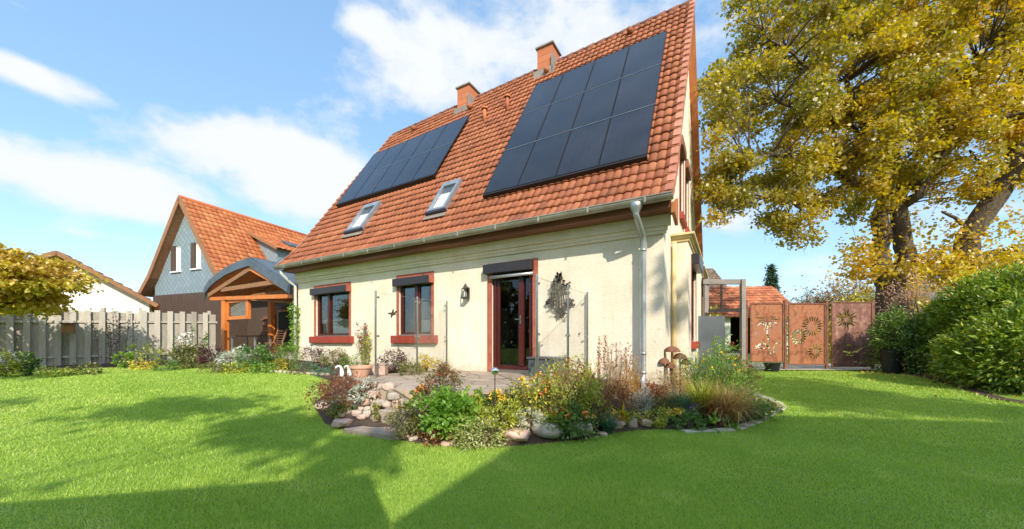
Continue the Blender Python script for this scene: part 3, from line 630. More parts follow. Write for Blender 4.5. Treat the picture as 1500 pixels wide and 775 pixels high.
# roof windows
for (Xa,Xb,sa,sb) in((-8.75,-8.05,.125,.28),(-5.56,-4.98,.125,.275)):
    p00,n=on(Xa,sa);p10,_=on(Xb,sa);p01,_=on(Xa,sb);p11,_=on(Xb,sb)
    def lay(mb_,a_,b_,c_,d_,h0,h1): # fractions
        def q(u,v): return (p00*(1-u)+p10*u)*(1-v)+(p01*(1-u)+p11*u)*v
        P=[q(a_,b_),q(c_,b_),q(c_,d_),q(a_,d_)]; mb_.add([p+n*h0 for p in P]+[p+n*h1 for p in P],[(3,2,1,0),(4,5,6,7),(0,1,5,4),(1,2,6,5),(2,3,7,6),(3,0,4,7)])
    f_=MB(); lay(f_,0,0,.14,1,.03,.16); lay(f_,.86,0,1,1,.03,.16); lay(f_,.14,.86,.86,1,.03,.16); lay(f_,.14,0,.86,.10,.03,.15)
    o=build('roof_window',f_,M['zinc'],roof)
    g_=MB(); lay(g_,.14,.10,.86,.86,.130,.134); build('pane',g_,M['clear_glass'],o)
    g_=MB(); lay(g_,.15,.11,.85,.85,.085,.09); build('interior',g_,M['grey_metal'],o)
    g_=MB(); lay(g_,.16,.12,.84,.62,.10,.105); build('blind',g_,M['blind'],o)
    g_=MB(); lay(g_,-.03,-.06,1.03,.02,.05,.16); build('lower_cover',g_,M['shutter'],o)
    g_=MB(); lay(g_,-.12,-.17,1.12,-.065,.075,.09); build('flashing',g_,M['flash'],o)
# solar panels
def pv(Xa0,Xa1,Xb0,Xb1,sa,sb,nc,nr):
    """bottom edge Xa0..Xa1 at sa, top edge Xb0..Xb1 at sb"""
    p00,n=on(Xa0,sa);p10,_=on(Xa1,sa);p01,_=on(Xb0,sb);p11,_=on(Xb1,sb)
    n=((p10-p00).cross(p01-p00)).normalized()
    def q(u,v): return (p00*(1-u)+p10*u)*(1-v)+(p01*(1-u)+p11*u)*v
    for c_ in range(nc):
        for r_ in range(nr):
            e=.0016; u0,u1,v0,v1=c_/nc+e,(c_+1)/nc-e,r_/nr+e,(r_+1)/nr-e
            P=[q(u0,v0),q(u1,v0),q(u1,v1),q(u0,v1)]; m=MB(); m.add([p+n*.12 for p in P]+[p+n*.155 for p in P],[(3,2,1,0),(4,5,6,7),(0,1,5,4),(1,2,6,5),(2,3,7,6),(3,0,4,7)],random.random())
            o=build('solar_panel',m,M['pv'],roof)
            fr=MB(); cc=sum(P,Vector())/4
            for i_ in range(4):
                A,B=P[i_],P[(i_+1)%4]; k=(B-A).normalized()*.0; inn=(cc-(A+B)/2).normalized()*.012
                fr.bar(A+n*.145+inn*.6,B+n*.145+inn*.6,.012,.028,up=n)
            build('frame',fr,M['pv'] if nc==5 else M['black_metal'],o)
    rl=MB(); rl.bar(q(0,0)+n*.09-(p01-p00).normalized()*.03,q(1,0)+n*.09-(p01-p00).normalized()*.03,.05,.13,up=n); 
    build('mounting_rail',rl,M['black_metal'],roof)
    r2=MB()
    for r_ in range(1,nr): r2.bar(q(0,r_/nr)+n*.152,q(1,r_/nr)+n*.152,.012,.014,up=n)
    build('joint_strip',r2,M['zinc'],roof)
pv(-3.90,-.30,-4.00,-.34,.148,.80,4,3)
pv(-10.65,-6.22,-11.0,-6.36,.36,.777,5,2)
# ================================================================== things on the facade
ln_=thing('wall_lantern','small dark iron lantern on the plaster between window and door','lantern',L(-4.21,0,2.18),TH)
b_=MB(); b_.box(-.04,-.03,-.02,.04,-.001,.24); b_.bar((0,-.02,.2),(0,-.11,.2),.02,.02)
for x in(-.055,.055):
    for y in(-.17,-.06): b_.box(x-.008,y-.008,0,x+.008,y+.008,.2)
b_.box(-.07,-.185,-.03,.07,-.045,0); build('frame',b_,M['iron'],ln_)
b_=MB(); b_.lathe([(.11,.2),(.06,.25),(.02,.31),(0,.33)],(0,-.115,0),4); build('cap',b_,M['iron'],ln_)
b_=MB(); b_.lathe([(.028,.02),(.03,.1),(.018,.14),(0,.15)],(0,-.115,0),10); build('candle_glass',b_,M['white_ceramic'],ln_)
orn=thing('wall_ornament','lacy dark iron wall ornament of rods and leaves right of the door','ornament',L(-1.92,0,1.70),TH)
b_=MB()
for k,(x,t) in enumerate(((-.13,.52),(-.075,.62),(-.02,.72),(.03,.70),(.085,.60),(.13,.50))):
    b_.tube([(x*1.15,-.06,.12),(x,-.075,t)],.011,6); b_.lathe([(0,-.02),(.03,.0),(.02,.05),(0,.07)],(x,-.075,t),6)
b_.tube([(-.16,-.06,.3),(0,-.08,.28),(.16,-.06,.3)],.012,6); b_.tube([(0,-.06,.0),(0,-.07,.80)],.013,6)
b_.tube([(-.2,-.05,.20),(-.1,-.07,.12),(0,-.07,.08),(.1,-.07,.12),(.2,-.05,.20)],.014,6)
b_.tube([(0,-.001,.45),(0,-.07,.45)],.01,6); build('rods',b_,M['iron'],orn,smooth=True)
Pts=[]; 
for (cx,cz,sx_,sz_,n_) in((-.17,.28,.06,.07,26),(.19,.24,.06,.06,22),(0,.06,.10,.06,26),(-.10,.60,.05,.08,14),(.10,.58,.05,.07,14),(0,.78,.05,.05,14),(-.15,.42,.04,.05,12)):
    Pts.append(np.stack([rng.normal(cx,sx_*.7,n_),rng.normal(-.06,.018,n_),rng.normal(cz,sz_*.7,n_)],1))
V,Fc,A=leaves(np.concatenate(Pts+Pts),.075,.42,up=0); V[:,1]=np.minimum(V[:,1],-.008); npmesh('leaf_scrolls',V,Fc,A,M['black_metal'],orn)
# glass wind screens
def bird(mb_,u,z,s,X):
    poly=[(-.5,.02),(-.3,.10),(-.05,.12),(.1,.42),(.22,.40),(.2,.12),(.42,.30),(.6,.30),(.35,.05),(.5,-.02),(.15,-.08),(-.05,-.3),(-.15,-.3),(-.1,-.06)]
    mb_.prism([(u+a_*s,z+b_*s) for a_,b_ in poly],lambda q,zz,d:(X+d,q,zz),-.008,-.0065)
def screen(X,ys,zb,zt,label,birds):
    t=thing('glass_screen',label,'wind screen',L(X,0,0),TH)
    for k,y in enumerate(ys):
        p=MB(); p.tube([(0,y,zb),(0,y,zt)],.019,12); p.lathe([(.05,0),(.05,.012),(.02,.014)],(0,y,zb),12)
        po=build('post',p,M['steel'],t,smooth=False)
        for z in(zt-.12,zb+.78,zb+.18):
            c_=MB()
            for s_ in((1,) if k==0 else (-1,) if k==len(ys)-1 else (-1,1)): c_.tube([(0,y+s_*.015,z),(0,y+s_*.07,z)],.012,8); c_.tube([(-.014,y+s_*.06,z),(.014,y+s_*.06,z)],.02,8)
            build('clamp',c_,M['steel'],po)
    for y0,y1 in zip(ys[:-1],ys[1:]):
        g_=MB(); g_.box(-.005,y0+.035,zb+.08,.005,y1-.035,zt-.04); go=build('glass_panel',g_,M['clear_glass'],t)
        e_=MB(); e_.bar((0,y0+.035,zt-.0385),(0,y1-.035,zt-.0385),.0102,.003); build('edge',e_,M['zinc'],go)
    for (y,z,s_) in birds:
        b_=MB(); bird(b_,y,z,s_,0); build('bird_sticker',b_,M['iron'],t)
screen(-4.80,[-2.12,-1.03,-.06],.5,2.14,'glass wind screen on steel posts left of the door, between the windows and the terrace',[(-1.72,1.72,.24),(-.6,1.72,.16)])
screen(-1.35,[-2.22,-1.05,-.06],.5,2.12,'glass wind screen on steel posts right of the terrace door',[(-1.5,1.55,.22),(-.5,1.3,.14)])
bx_=thing('storage_box','low dark grey storage box against the wall behind the right glass screen','box',L(-2.1,-.3,.5),TH)
b_=MB(); b_.box(-.28,-.22,0,.36,.25,.34); build('body',b_,M['grey_metal'],bx_,bevel=.01)
b_=MB(); b_.box(-.31,-.25,.342,.39,.27,.375); build('lid',b_,M['grey_metal'],bx_,bevel=.008)
pst=thing('pillar_lamp','slim white pillar garden lamp standing in the bed beside the right screen','garden lamp',at(807,566,.50))
b_=MB(); b_.lathe([(.03,0),(.026,.02),(.026,.20),(.036,.22),(.036,.26),(0,.265)],(0,0,0),14); build('body',b_,M['white_ceramic'],pst,smooth=True)
gb=thing('garden_ball','mirrored garden ball on a thin stake in front of the terrace','garden ornament',at(725,600,.40))
q=gb.location.y
b_=MB(); b_.tube([(0,0,0),(0,0,.40)],.006,6); build('stake',b_,M['iron'],gb)
bm=bmesh.new(); bmesh.ops.create_uvsphere(bm,u_segments=24,v_segments=16,radius=.045); me=bpy.data.meshes.new('ball'); bm.to_mesh(me); bm.free()
me.polygons.foreach_set('use_smooth',[True]*len(me.polygons)); o=link('ball',me,gb,M['mirror']); o.location=(0,0,.44)
# ================================================================== terrace, steps, bed soil
tp=[L(-4.95,-.0),L(-5.15,-1.2),Vector((-3.2,7.35,0)),Vector((-2.6,6.3,0)),Vector((-1.95,5.35,0)),Vector((-1.4,5.15,0)),Vector((-.4,5.0,0)),Vector((.55,4.95,0)),L(-1.05,-1.5),L(-1.05,0)]
TZ=.50
def terracemat():
    m,nt,nd,ln=new_mat('terrace_stone'); out=N(nt,'ShaderNodeOutputMaterial'); b=N(nt,'ShaderNodeBsdfPrincipled'); b.inputs['Roughness'].default_value=.85
    tc=N(nt,'ShaderNodeTexCoord'); v=N(nt,'ShaderNodeTexVoronoi'); v.feature='DISTANCE_TO_EDGE'; v.inputs['Scale'].default_value=2.2; ln.new(tc.outputs['Object'],v.inputs['Vector'])
    v2=N(nt,'ShaderNodeTexVoronoi'); v2.inputs['Scale'].default_value=2.2; ln.new(tc.outputs['Object'],v2.inputs['Vector'])
    sx_=N(nt,'ShaderNodeSeparateXYZ'); ln.new(v2.outputs['Color'],sx_.inputs[0]); r=ramp(nt,[(.1,(.30,.22,.16)),(.5,(.40,.31,.23)),(.9,(.48,.38,.29))]); 
    n=noise_n(nt,14,5); mm=N(nt,'ShaderNodeMix',data_type='FLOAT'); mm.inputs[0].default_value=.5; ln.new(sx_.outputs[0],mm.inputs[2]); ln.new(n.outputs[0],mm.inputs[3]); ln.new(mm.outputs[0],r.inputs[0])
    e=N(nt,'ShaderNodeMapRange'); e.inputs['From Max'].default_value=.035; ln.new(v.outputs['Distance'],e.inputs[0])
    mx=N(nt,'ShaderNodeMix',data_type='RGBA'); mx.inputs[6].default_value=(.16,.13,.09,1); ln.new(e.outputs[0],mx.inputs[0]); ln.new(r.outputs[0],mx.inputs[7]); ln.new(mx.outputs[2],b.inputs['Base Color'])
    ad=N(nt,'ShaderNodeMath',operation='MULTIPLY_ADD'); ln.new(n.outputs[0],ad.inputs[0]); ad.inputs[1].default_value=.5; ln.new(e.outputs[0],ad.inputs[2])
    bp=N(nt,'ShaderNodeBump'); bp.inputs['Distance'].default_value=.012; ln.new(ad.outputs[0],bp.inputs['Height']); ln.new(bp.outputs[0],b.inputs['Normal']); ln.new(b.outputs[0],out.inputs[0]); return m
M['terrace']=terracemat()
mb=MB(); mb.prism([(p.x,p.y) for p in tp],lambda a_,b_,d_:(a_,b_,d_),.0,TZ); tag(build('terrace',mb,M['terrace']),kind='structure')
def loft(name,front,back,n=7,amp=.02):
    mb=MB(); m=len(front)
    for i_ in range(m):
        for k in range(n+1):
            t=k/n; f_=Vector(front[i_]); b_=Vector(back[i_]); p=f_.lerp(b_,t); tt=t
            z=f_.z*(1-tt)+b_.z*tt; z+= amp*noise.noise(Vector((p.x*3,p.y*3,0)))*(1 if 0<k<n else 0); mb.v.append((p.x,p.y,z))
    mb.f=[(i_*(n+1)+k,i_*(n+1)+k+1,(i_+1)*(n+1)+k+1,(i_+1)*(n+1)+k) for i_ in range(m-1) for k in range(n)]; mb.a=[.5]*len(mb.f)
    return tag(build(name,mb,M['soil'],smooth=True),kind='structure')
fz=lambda l:[(x,y,gz(x,y)-.01) for x,y in l]
loft('flower_bed',fz(EDGE[7:]),[L(-7.5,-.0,.44),L(-6.3,0,.46),(-3.25,7.45,.47),(-2.7,6.5,.46),(-2.0,5.5,.42),(-1.9,5.32,.22),(-1.4,5.17,.10),(-.9,5.1,.30),(-.4,5.02,.48),(.5,4.97,.48),L(-1.04,-1.4,.48),L(-1.0,-.05,.48),L(-.5,0,.46),L(0,0,.42),L(.3,.9,.42),L(.3,1.4,.42),L(.3,2.0,.40),L(.3,2.6,.40),L(.3,3.4,.40),L(.35,4.2,.40)])
loft('border_bed',fz(EDGE[:8]),[(-16,10.7,.40),(-14.2,11.6,.42),(-13.3,12.4,.45),(-12.4,13.3,.5),(-11.2,15,.6),L(-15,.1,.7),L(-11.5,.0,.6),L(-7.6,0,.46)])
mb=MB()
for i_ in range(len(HEDGE)-1):
    (x,y),(x2,y2)=HEDGE[i_],HEDGE[i_+1]; mb.add([(x,y,gz(x,y)+.012),(x2,y2,gz(x2,y2)+.012),(x2+5,y2+.6,gz(x2,y2)+.06),(x+5,y+.6,gz(x,y)+.06)],[(0,1,2,3)],.5)
tag(build('hedge_border',mb,M['soil']),kind='structure')
# steps
def slab(pts,z0,z1,label,nm='stone_step'):
    m=MB(); m.prism(pts,lambda a_,b_,d_:(a_,b_,d_),z0,z1); o=build(nm,m,M['slab'],bevel=.015); return tag(o,label,'step')
slab([(-2.15,4.72),(-1.42,4.40),(-1.0,4.62),(-1.15,4.98),(-1.75,5.0)],-.05,.075,'flat bottom slab of the garden steps lying level with the lawn')
slab([(-1.74,4.92),(-1.40,4.78),(-.75,4.80),(-.70,5.12),(-1.72,5.20)],.07,.27,'thick upper stone block of the garden steps below the terrace')
# kerb of curved edging
e_=MB(); pts=[Vector((2.2,4.80)),Vector((2.9,4.86)),Vector((3.55,5.30)),Vector((4.0,5.68)),Vector((4.38,6.02)),Vector((4.58,6.4)),Vector((4.7,7.0)),Vector((4.8,7.6))]
def resamp(P,st):
    o=[P[0]]; 
    for a_,b_ in zip(P[:-1],P[1:]):
        n_=max(1,int((b_-a_).length/st)); o+=[a_.lerp(b_,(k+1)/n_) for k in range(n_)]
    return o
rs=resamp(pts,.2)
for a_,b_ in zip(rs[:-1],rs[1:]):
    z=gz(a_.x,a_.y); dd_=(b_-a_)*.04
    e_.bar((a_.x+dd_.x,a_.y+dd_.y,z-.02),(b_.x-dd_.x,b_.y-dd_.y,z-.02+random.uniform(-.006,.006)),.13,.08)
tag(build('kerb',e_,M['path'],bevel=.008),kind='structure')
# ------------------------------------------------------------------ where a sight line meets the ground
from mathutils.bvhtree import BVHTree
def _bvh():
    v=[];f=[]
    for nm in('lawn','flower_bed','border_bed','terrace','hedge_border','patio'):
        o=bpy.data.objects.get(nm)
        if not o: continue
        b_=len(v); v+=[p.co.copy() for p in o.data.vertices]; f+=[tuple(i+b_ for i in p.vertices) for p in o.data.polygons]
    return BVHTree.FromPolygons(v,f)
TERR=_bvh()
def ground_at(x,y):
    h_=TERR.ray_cast(Vector((x,y,5)),Vector((0,0,-1))); return h_[0].z if h_[0] else .3
def at(px,py,z):
    d=Vector(((px-750)/F,1,(500-py)/F)).normalized(); h_=TERR.ray_cast(Vector((0,0,H)),d)
    return h_[0] if h_[0] and h_[0].y<30 else dp(px,(H-z)*F/(py-500.0),z)
# ------------------------------------------------------------------ boulders
def boulder(c,sx_,sy_,sz_,mat,label,group=None,rz=None,name='boulder',sink=.25):
    bm=bmesh.new(); bmesh.ops.create_icosphere(bm,subdivisions=3,radius=1); sd_=Vector((random.uniform(-9,9),random.uniform(-9,9),random.uniform(-9,9)))
    for v in bm.verts:
        n_=noise.noise(v.co*.9+sd_)*.40+noise.noise(v.co*2.4+sd_)*.16+noise.noise(v.co*6+sd_)*.025
        v.co*=1+n_
        for ax in (0,1,2): v.co[ax]=math.copysign(min(abs(v.co[ax]),.84+.12*math.sin(sd_[ax])+.10*noise.noise(v.co*4+sd_)),v.co[ax]) 
        v.co=Vector((v.co.x*sx_,v.co.y*sy_,v.co.z*sz_))
    me=bpy.data.meshes.new(name); bm.to_mesh(me); bm.free(); me.polygons.foreach_set('use_smooth',[True]*len(me.polygons))
    o=link(name,me,None,mat); o.location=Vector(c)+Vector((0,0,sz_*(1-2*sink))); o.rotation_euler=(0,0,random.uniform(0,6) if rz is None else rz)
    return tag(o,label,'stone',group)
def bpx(px,py,z,wpx,hpx,mat,label,group=None,**k):
    c=at(px,py,z); s=c.y/F; z=ground_at(c.x,c.y+wpx*s*.3); boulder((c.x,c.y+wpx*s*.3,z),wpx*s/2,wpx*s*.42,hpx*s*.47,M[mat],label,group,rz=random.uniform(-.4,.4),sink=.28,**k)
bpx(755,652,.02,50,20,'stone_pink','large rounded pinkish boulder at the front lawn edge, left of the flat pale one')
bpx(803,648,.02,52,26,'stone_pale','large flat pale boulder with moss at the front lawn edge')
bpx(789,620,.20,21,17,'stone_pale','round cream stone perched above the flat pale boulder')
bpx(771,627,.13,19,10,'stone_pink','small brownish stone between the round cream stone and the pink boulder')
bpx(851,642,.02,42,24,'stone','broad grey-pink boulder right of the flat pale one')
bpx(884,640,.03,16,10,'stone_pink','small pink stone beside the broad grey-pink boulder')
bpx(906,630,.06,26,19,'stone_pink','pinkish stone below the orange leaved plant')
bpx(928,626,.06,18,18,'stone','upright grey-green stone between two rounded stones')
bpx(947,625,.06,20,15,'stone_pink','brown rounded stone at the right end of the boulder row')
bpx(497,629,.05,36,15,'stone_pink','wide flat pink stone at the foot of the rockery left of the steps')
bpx(470,602,.10,30,16,'stone','grey stone at the left tip of the rockery')
bpx(655,655,.01,22,10,'stone_pink','small pink stone in front of the variegated plants')
bpx(563,655,.01,0.1,0.1,'stone','x') if False else None
rock=[(521,611,.12,15,9),(508,607,.13,12,9),(524,600,.18,14,9),(537,604,.18,11,9),(510,598,.18,15,9),(537,612,.12,12,11),(535,596,.24,12,9),(543,588,.28,13,9),(552,594,.26,10,9),(567,590,.32,16,12),(557,584,.34,12,9),(520,592,.22,11,8),(546,606,.16,9,8),(528,616,.08,13,8),(548,617,.07,11,9),(499,612,.10,12,9),(488,606,.12,14,10),(560,598,.26,9,8)]
for r_ in rock: bpx(r_[0],r_[1],r_[2],r_[3]*1.25,r_[4]*1.3,random.choice(['stone_pink','stone_pink','stone','stone_pale']),'fist sized pinkish fieldstone piled in the low rockery left of the steps','fieldstones of the rockery',name='fieldstone')
for k,(x_,y_,z_) in enumerate([(-2.12,5.28,.20),(-1.96,5.22,.18),(-1.80,5.16,.17),(-2.05,5.25,.33),(-1.88,5.19,.31),(-1.72,5.14,.30),(-1.58,5.10,.31),(-1.98,5.24,.43),(-1.62,5.10,.42),(-1.47,5.06,.33)]):
    boulder((x_,y_,z_-.02),random.uniform(.075,.10),.07,random.uniform(.055,.075),M[random.choice(['stone_pink','stone','stone_pale'])],'fieldstone stacked in the low wall between the terrace and the upper step','fieldstones of the terrace wall',name='fieldstone')
for k in range(9): bpx(566+k*5.2+random.uniform(-1,1),636+k*1.6+(k%2)*3-4,.04,random.uniform(8,13),9,random.choice(['stone_pink','stone_pale']),'small pale fieldstone edging the lawn right of the steps','small fieldstones right of the steps',name='fieldstone')
for k in range(13): 
    t=k/12; px=396+t*82; bpx(px,545.5+t*5+random.uniform(-.6,.6),.27,random.uniform(6,10),6,random.choice(['stone_pink','stone_pale','stone']),'small pale stone edging the bed below the left window','edging stones below the left window',name='edging_stone')
# ------------------------------------------------------------------ plants
USED=set()
def plant(name,label,cat,c,h,wd,kind,pal,n=700,leaf=.05,wid=.3,flower=None,fpal=None,fn=20,fs=.03,stems=None,dens=1,group=None,fat=.35,depth=None):
    """kind: bush | mound | grass | upright ; c world base point"""
    t=thing(name,label,cat,c,0,group); r=wd/2; dy=(depth or wd)/2
    if kind in('bush','mound'):
        cz=h*.5 if kind=='bush' else h*.35; rz_=h*.5 if kind=='bush' else h*.62
        nc=max(8,int(n/16)); P,o_,cv=clumps((0,0,cz),(r,dy,rz_),nc,16,min(r,h)*.30,shell=.35,zmin=.01,noiseamp=.3)
        V,Fc,A=leaves(P,leaf,wid,out=o_,up=.55,var=np.clip(.5*cv+.5*rng.random(len(P)),0,1),spread=.8)
        npmesh('foliage',V,Fc,A,L_[pal],t)
        s_=MB()
        for k in range(stems or 9):
            a_=random.uniform(0,2*PI); rr=random.uniform(.2,.8); s_.tube([(0,0,0),(math.cos(a_)*r*rr*.5,math.sin(a_)*dy*rr*.5,h*.45),(math.cos(a_)*r*rr,math.sin(a_)*dy*rr,h*random.uniform(.6,.9))],[.006,.004,.002],4,cap=False)
        build('stem',s_,M['twig'],t)
    elif kind=='grass':
        m=int(n); az=rng.uniform(0,2*PI,m); lean=rng.uniform(.03,.45,m); bend=rng.uniform(.5,1.9,m); ln2=h*rng.uniform(.75,1.35,m)
        B=np.stack([rng.normal(0,r*.18,m),rng.normal(0,r*.18,m),np.zeros(m)],1)
        V,Fc,A=blades(B,ln2,np.full(m,leaf)*rng.uniform(.6,1.2,m),az,lean*(wd/h)*.9,bend*min(1.2,wd/h*.8)); npmesh('blades',V,Fc,A,L_[pal],t)
    elif kind=='upright':
        m=stems or 14; s_=MB(); PP=[]
        for k in range(m):
            x0,y0=random.gauss(0,r*.4),random.gauss(0,dy*.4); x1,y1=x0*1.6+random.gauss(0,r*.2),y0*1.6; hh=h*random.uniform(.6,1.05)
            s_.tube([(x0,y0,0),((x0+x1)/2,(y0+y1)/2,hh*.5),(x1,y1,hh)],[.005,.004,.002],4,cap=False)
            q_=int(n/m); tt=rng.random(q_)**.8; PP.append(np.stack([x0+(x1-x0)*tt,y0+(y1-y0)*tt,hh*(.08+.9*tt)],1)+rng.normal(0,leaf*.35,(q_,3)))
        build('stem',s_,M['straw'] if pal in('straw','rust','amber') else M['twig'],t); P=np.concatenate(PP); P[:,2]=np.maximum(P[:,2],.01)
        V,Fc,A=leaves(P,leaf,wid,up=.5); npmesh('foliage',V,Fc,A,L_[pal],t)
    if flower:
        a_=rng.uniform(0,2*PI,fn); rr=np.sqrt(rng.random(fn)); zz=h*(1.0-.35*rr**2)*rng.uniform(.85,1.08,fn) if kind!='upright' else h*rng.uniform(.55,1.08,fn)
        C=np.stack([np.cos(a_)*rr*r*.85,np.sin(a_)*rr*dy*.85,zz],1)
        per=9; off=rng.normal(0,fs*.33,(fn,per,3)); P=(C[:,None]+off).reshape(-1,3); V,Fc,A=leaves(P,fs*.75,.45,up=.9)
        if fn<=30:
            for q_ in range(fn): npmesh(flower,V[q_*per*4:(q_+1)*per*4],Fc[:per*2],A[q_*per*2:(q_+1)*per*2],M[fpal],t)
        else: npmesh(flower,V,Fc,A,M[fpal],t)['kind']='stuff'
        s_=MB()
        for c_ in C[:40]: s_.tube([(c_[0]*.6,c_[1]*.6,h*.3),tuple(c_)],.0022,3,cap=False)
        build('flower_stem',s_,M['twig'],t)
    return t
def pp(name,label,cat,px,yb,z,yt,wpx,kind,pal,**k):
    c=at(px,yb,z); s=c.y/F; return plant(name,label,cat,c,(yb-yt)*s,wpx*s,kind,pal,**k)
# main bed, left to right
pp('heather','low rusty red heather spreading above the rockery','shrub',508,596,.24,553,92,'mound','rust',n=2600,leaf=.035,flower='flower',fpal='red_petal',fn=50,fs=.025)
pp('dusty_miller','small silver-white leaved plant above the rockery stones','plant',535,594,.30,561,38,'bush','silver',n=500,leaf=.06,wid=.2)
pp('ground_cover','fresh green creeping cushion among the rockery stones','plant',508,601,.20,580,50,'mound','green',n=1300,leaf=.03,flower='flower',fpal='whitefl',fn=25,fs=.015)
pp('ground_cover','yellow-green tuft between the rockery stones and the wide flat stone','plant',495,612,.11,598,26,'mound','lime',n=500,leaf=.025)
pp('ground_cover','upright yellow-green herb beside the thick stone step','plant',551,617,.09,588,14,'upright','lime',n=240,leaf=.03)
pp('moss','moss cushion on the terrace rim above the steps','moss',583,583,.46,572,26,'mound','olive',n=500,leaf=.018)
pp('marigold','small clump with orange flowers beside the terrace rim','flower',618,590,.42,566,24,'bush','green',n=350,leaf=.035,flower='flower',fpal='orange',fn=14,fs=.05)
pp('spiraea_bush','yellow-olive twiggy shrub right of the garden steps','shrub',604,640,.10,583,62,'bush','olive',n=2200,leaf=.032,wid=.3,flower='flower',fpal='yellow',fn=25,fs=.02)
pp('rusty_shrub','tall airy shrub with rust red tips in front of the terrace','shrub',650,606,.32,536,62,'bush','olive',n=1500,leaf=.035,flower='flower',fpal='red_petal',fn=70,fs=.03)
pp('lovage','bright green leafy herb in the middle of the front bed','plant',660,637,.12,573,88,'bush','bright',n=1900,leaf=.062,wid=.38)
pp('variegated_shrub','cream variegated low shrub at the lawn edge left of the pink boulder','shrub',705,652,.05,612,74,'mound','variegated',n=1900,leaf=.042,wid=.2)
pp('variegated_shrub','pale green shrub behind the variegated one, below the mirrored ball','shrub',738,634,.14,590,62,'mound','lime',n=1400,leaf=.038)
pp('yellow_daisies','round clump covered in yellow flowers at the terrace edge','flower',729,604,.33,574,34,'bush','green',n=500,leaf=.035,flower='flower',fpal='yellow',fn=60,fs=.03)
pp('green_tuft','small dense green clump left of the yellow flowers','plant',697,604,.33,573,26,'bush','bright',n=450,leaf=.035)
pp('tall_daisy','tall loose plant with yellow flowers left of the right screen','flower',770,618,.27,552,42,'upright','lime',n=700,leaf=.045,stems=16,flower='flower',fpal='yellow',fn=12,fs=.04)
pp('catmint','grey-green sprawling plant above the round cream stone','plant',775,628,.16,590,40,'mound','silver',n=700,leaf=.04,wid=.22)
pp('flower_meadow','big bushy plant with faded orange heads in front of the right screen','flower',835,608,.34,528,92,'bush','lime',n=2800,leaf=.042,wid=.22,flower='flower',fpal='red_petal',fn=90,fs=.028)
pp('flower_meadow','pale grassy flowering clump between right screen and pillar lamp','flower',803,612,.32,548,40,'upright','lime',n=900,leaf=.04,wid=.2,stems=24,flower='flower',fpal='orange',fn=10,fs=.04)
pp('blanket_flower','dark green clump with orange blooms above the broad grey boulder','flower',838,636,.10,594,66,'mound','green',n=1700,leaf=.045,wid=.3,flower='flower',fpal='orange',fn=12,fs=.045)
pp('blue_fescue','blue-green feathery tuft hanging over the small pink stone','grass',890,634,.07,604,36,'grass','teal',n=420,leaf=.006)
pp('seed_head_stems','dry brown stems with dark round seed heads against the wall','plant',902,578,.42,508,66,'upright','straw',n=700,leaf=.028,stems=40,flower='seed_head',fpal='red_petal',fn=70,fs=.026)
pp('mullein','tall rust brown dried flower spike against the wall','plant',881,572,.44,486,9,'upright','rust',n=420,leaf=.03,stems=3)
pp('mullein','short rust brown dried spike close to the downpipe','plant',918,572,.44,505,8,'upright','rust',n=260,leaf=.03,stems=3)
pp('bronze_bush','dark bronze leaved clump in the shade left of the downpipe foot','shrub',896,603,.32,562,56,'bush','rust',n=1300,leaf=.035)
pp('golden_grass','orange-yellow feathery clump left of the downpipe','grass',925,584,.40,540,34,'upright','amber',n=900,leaf=.035,wid=.12,stems=26)
pp('lavender','silvery lavender mound at the foot of the downpipe','plant',940,602,.30,570,42,'mound','silver',n=1500,leaf=.038,wid=.08)
pp('strap_leaf_plant','fan of broad yellow-green strap leaves left of the downpipe','plant',916,620,.15,580,66,'grass','lime',n=46,leaf=.03)
pp('withered_hosta','low plant with withered orange leaves over the pinkish stone','plant',904,622,.13,598,34,'mound','amber',n=160,leaf=.07)
pp('yellow_loosestrife','yellow-green plant right of the brown rounded stone','plant',962,624,.10,594,44,'mound','lime',n=900,leaf=.035,wid=.3)
pp('coreopsis','low clump with bright yellow flowers near the bed front','flower',990,618,.10,599,34,'mound','green',n=500,leaf=.03,flower='flower',fpal='yellow',fn=30,fs=.035)
pp('dried_fern','dry orange stalks in front of the bay wall','plant',992,590,.36,536,40,'upright','straw',n=900,leaf=.035,wid=.15,stems=34)
pp('lavender','grey-green lavender tuft in front of the dry orange stalks','plant',1000,604,.22,567,72,'grass','teal',n=650,leaf=.007)
pp('aster','single purple aster on thin stems at the bed front','flower',1018,618,.10,590,18,'upright','green',n=120,leaf=.03,stems=5,flower='flower',fpal='purple',fn=5,fs=.03)
pp('goldenrod','big feathery light green bush beside the bay','shrub',1050,592,.34,512,104,'bush','bright',n=4200,leaf=.05,wid=.1,flower='flower',fpal='yellow',fn=26,fs=.03)
pp('tall_weed','thin upright green plant in front of the grey steel panel','plant',1052,568,.38,486,28,'upright','bright',n=380,leaf=.055,stems=8)
pp('astilbe','loose bush with pinkish brown plumes at the right end of the bed','shrub',1090,588,.26,530,52,'bush','olive',n=1700,leaf=.04,wid=.14,flower='flower',fpal='red_petal',fn=60,fs=.03)
pp('fountain_grass','arching fountain grass with brown and straw blades','grass',1062,614,.13,556,86,'grass','straw',n=900,leaf=.009)
pp('fountain_grass','green arching grass left of the brown fountain grass','grass',1030,606,.18,552,60,'grass','lime',n=420,leaf=.008)
pp('reddish_grass','small tuft of red-brown blades hanging low in the fountain grass','grass',1052,622,.09,585,34,'grass','rust',n=300,leaf=.010)
pp('leafy_perennial','broad leaved light green perennial at the front kerb','plant',1052,628,.05,608,52,'mound','bright',n=420,leaf=.06,wid=.35)
pp('leafy_perennial','dark green low leaves near the right end of the kerb','plant',1100,612,.12,586,62,'mound','green',n=1100,leaf=.05,wid=.32)
pp('ground_cover','straggly brown-green cover at the right tip of the bed','plant',1126,602,.10,586,34,'mound','olive',n=500,leaf=.035)
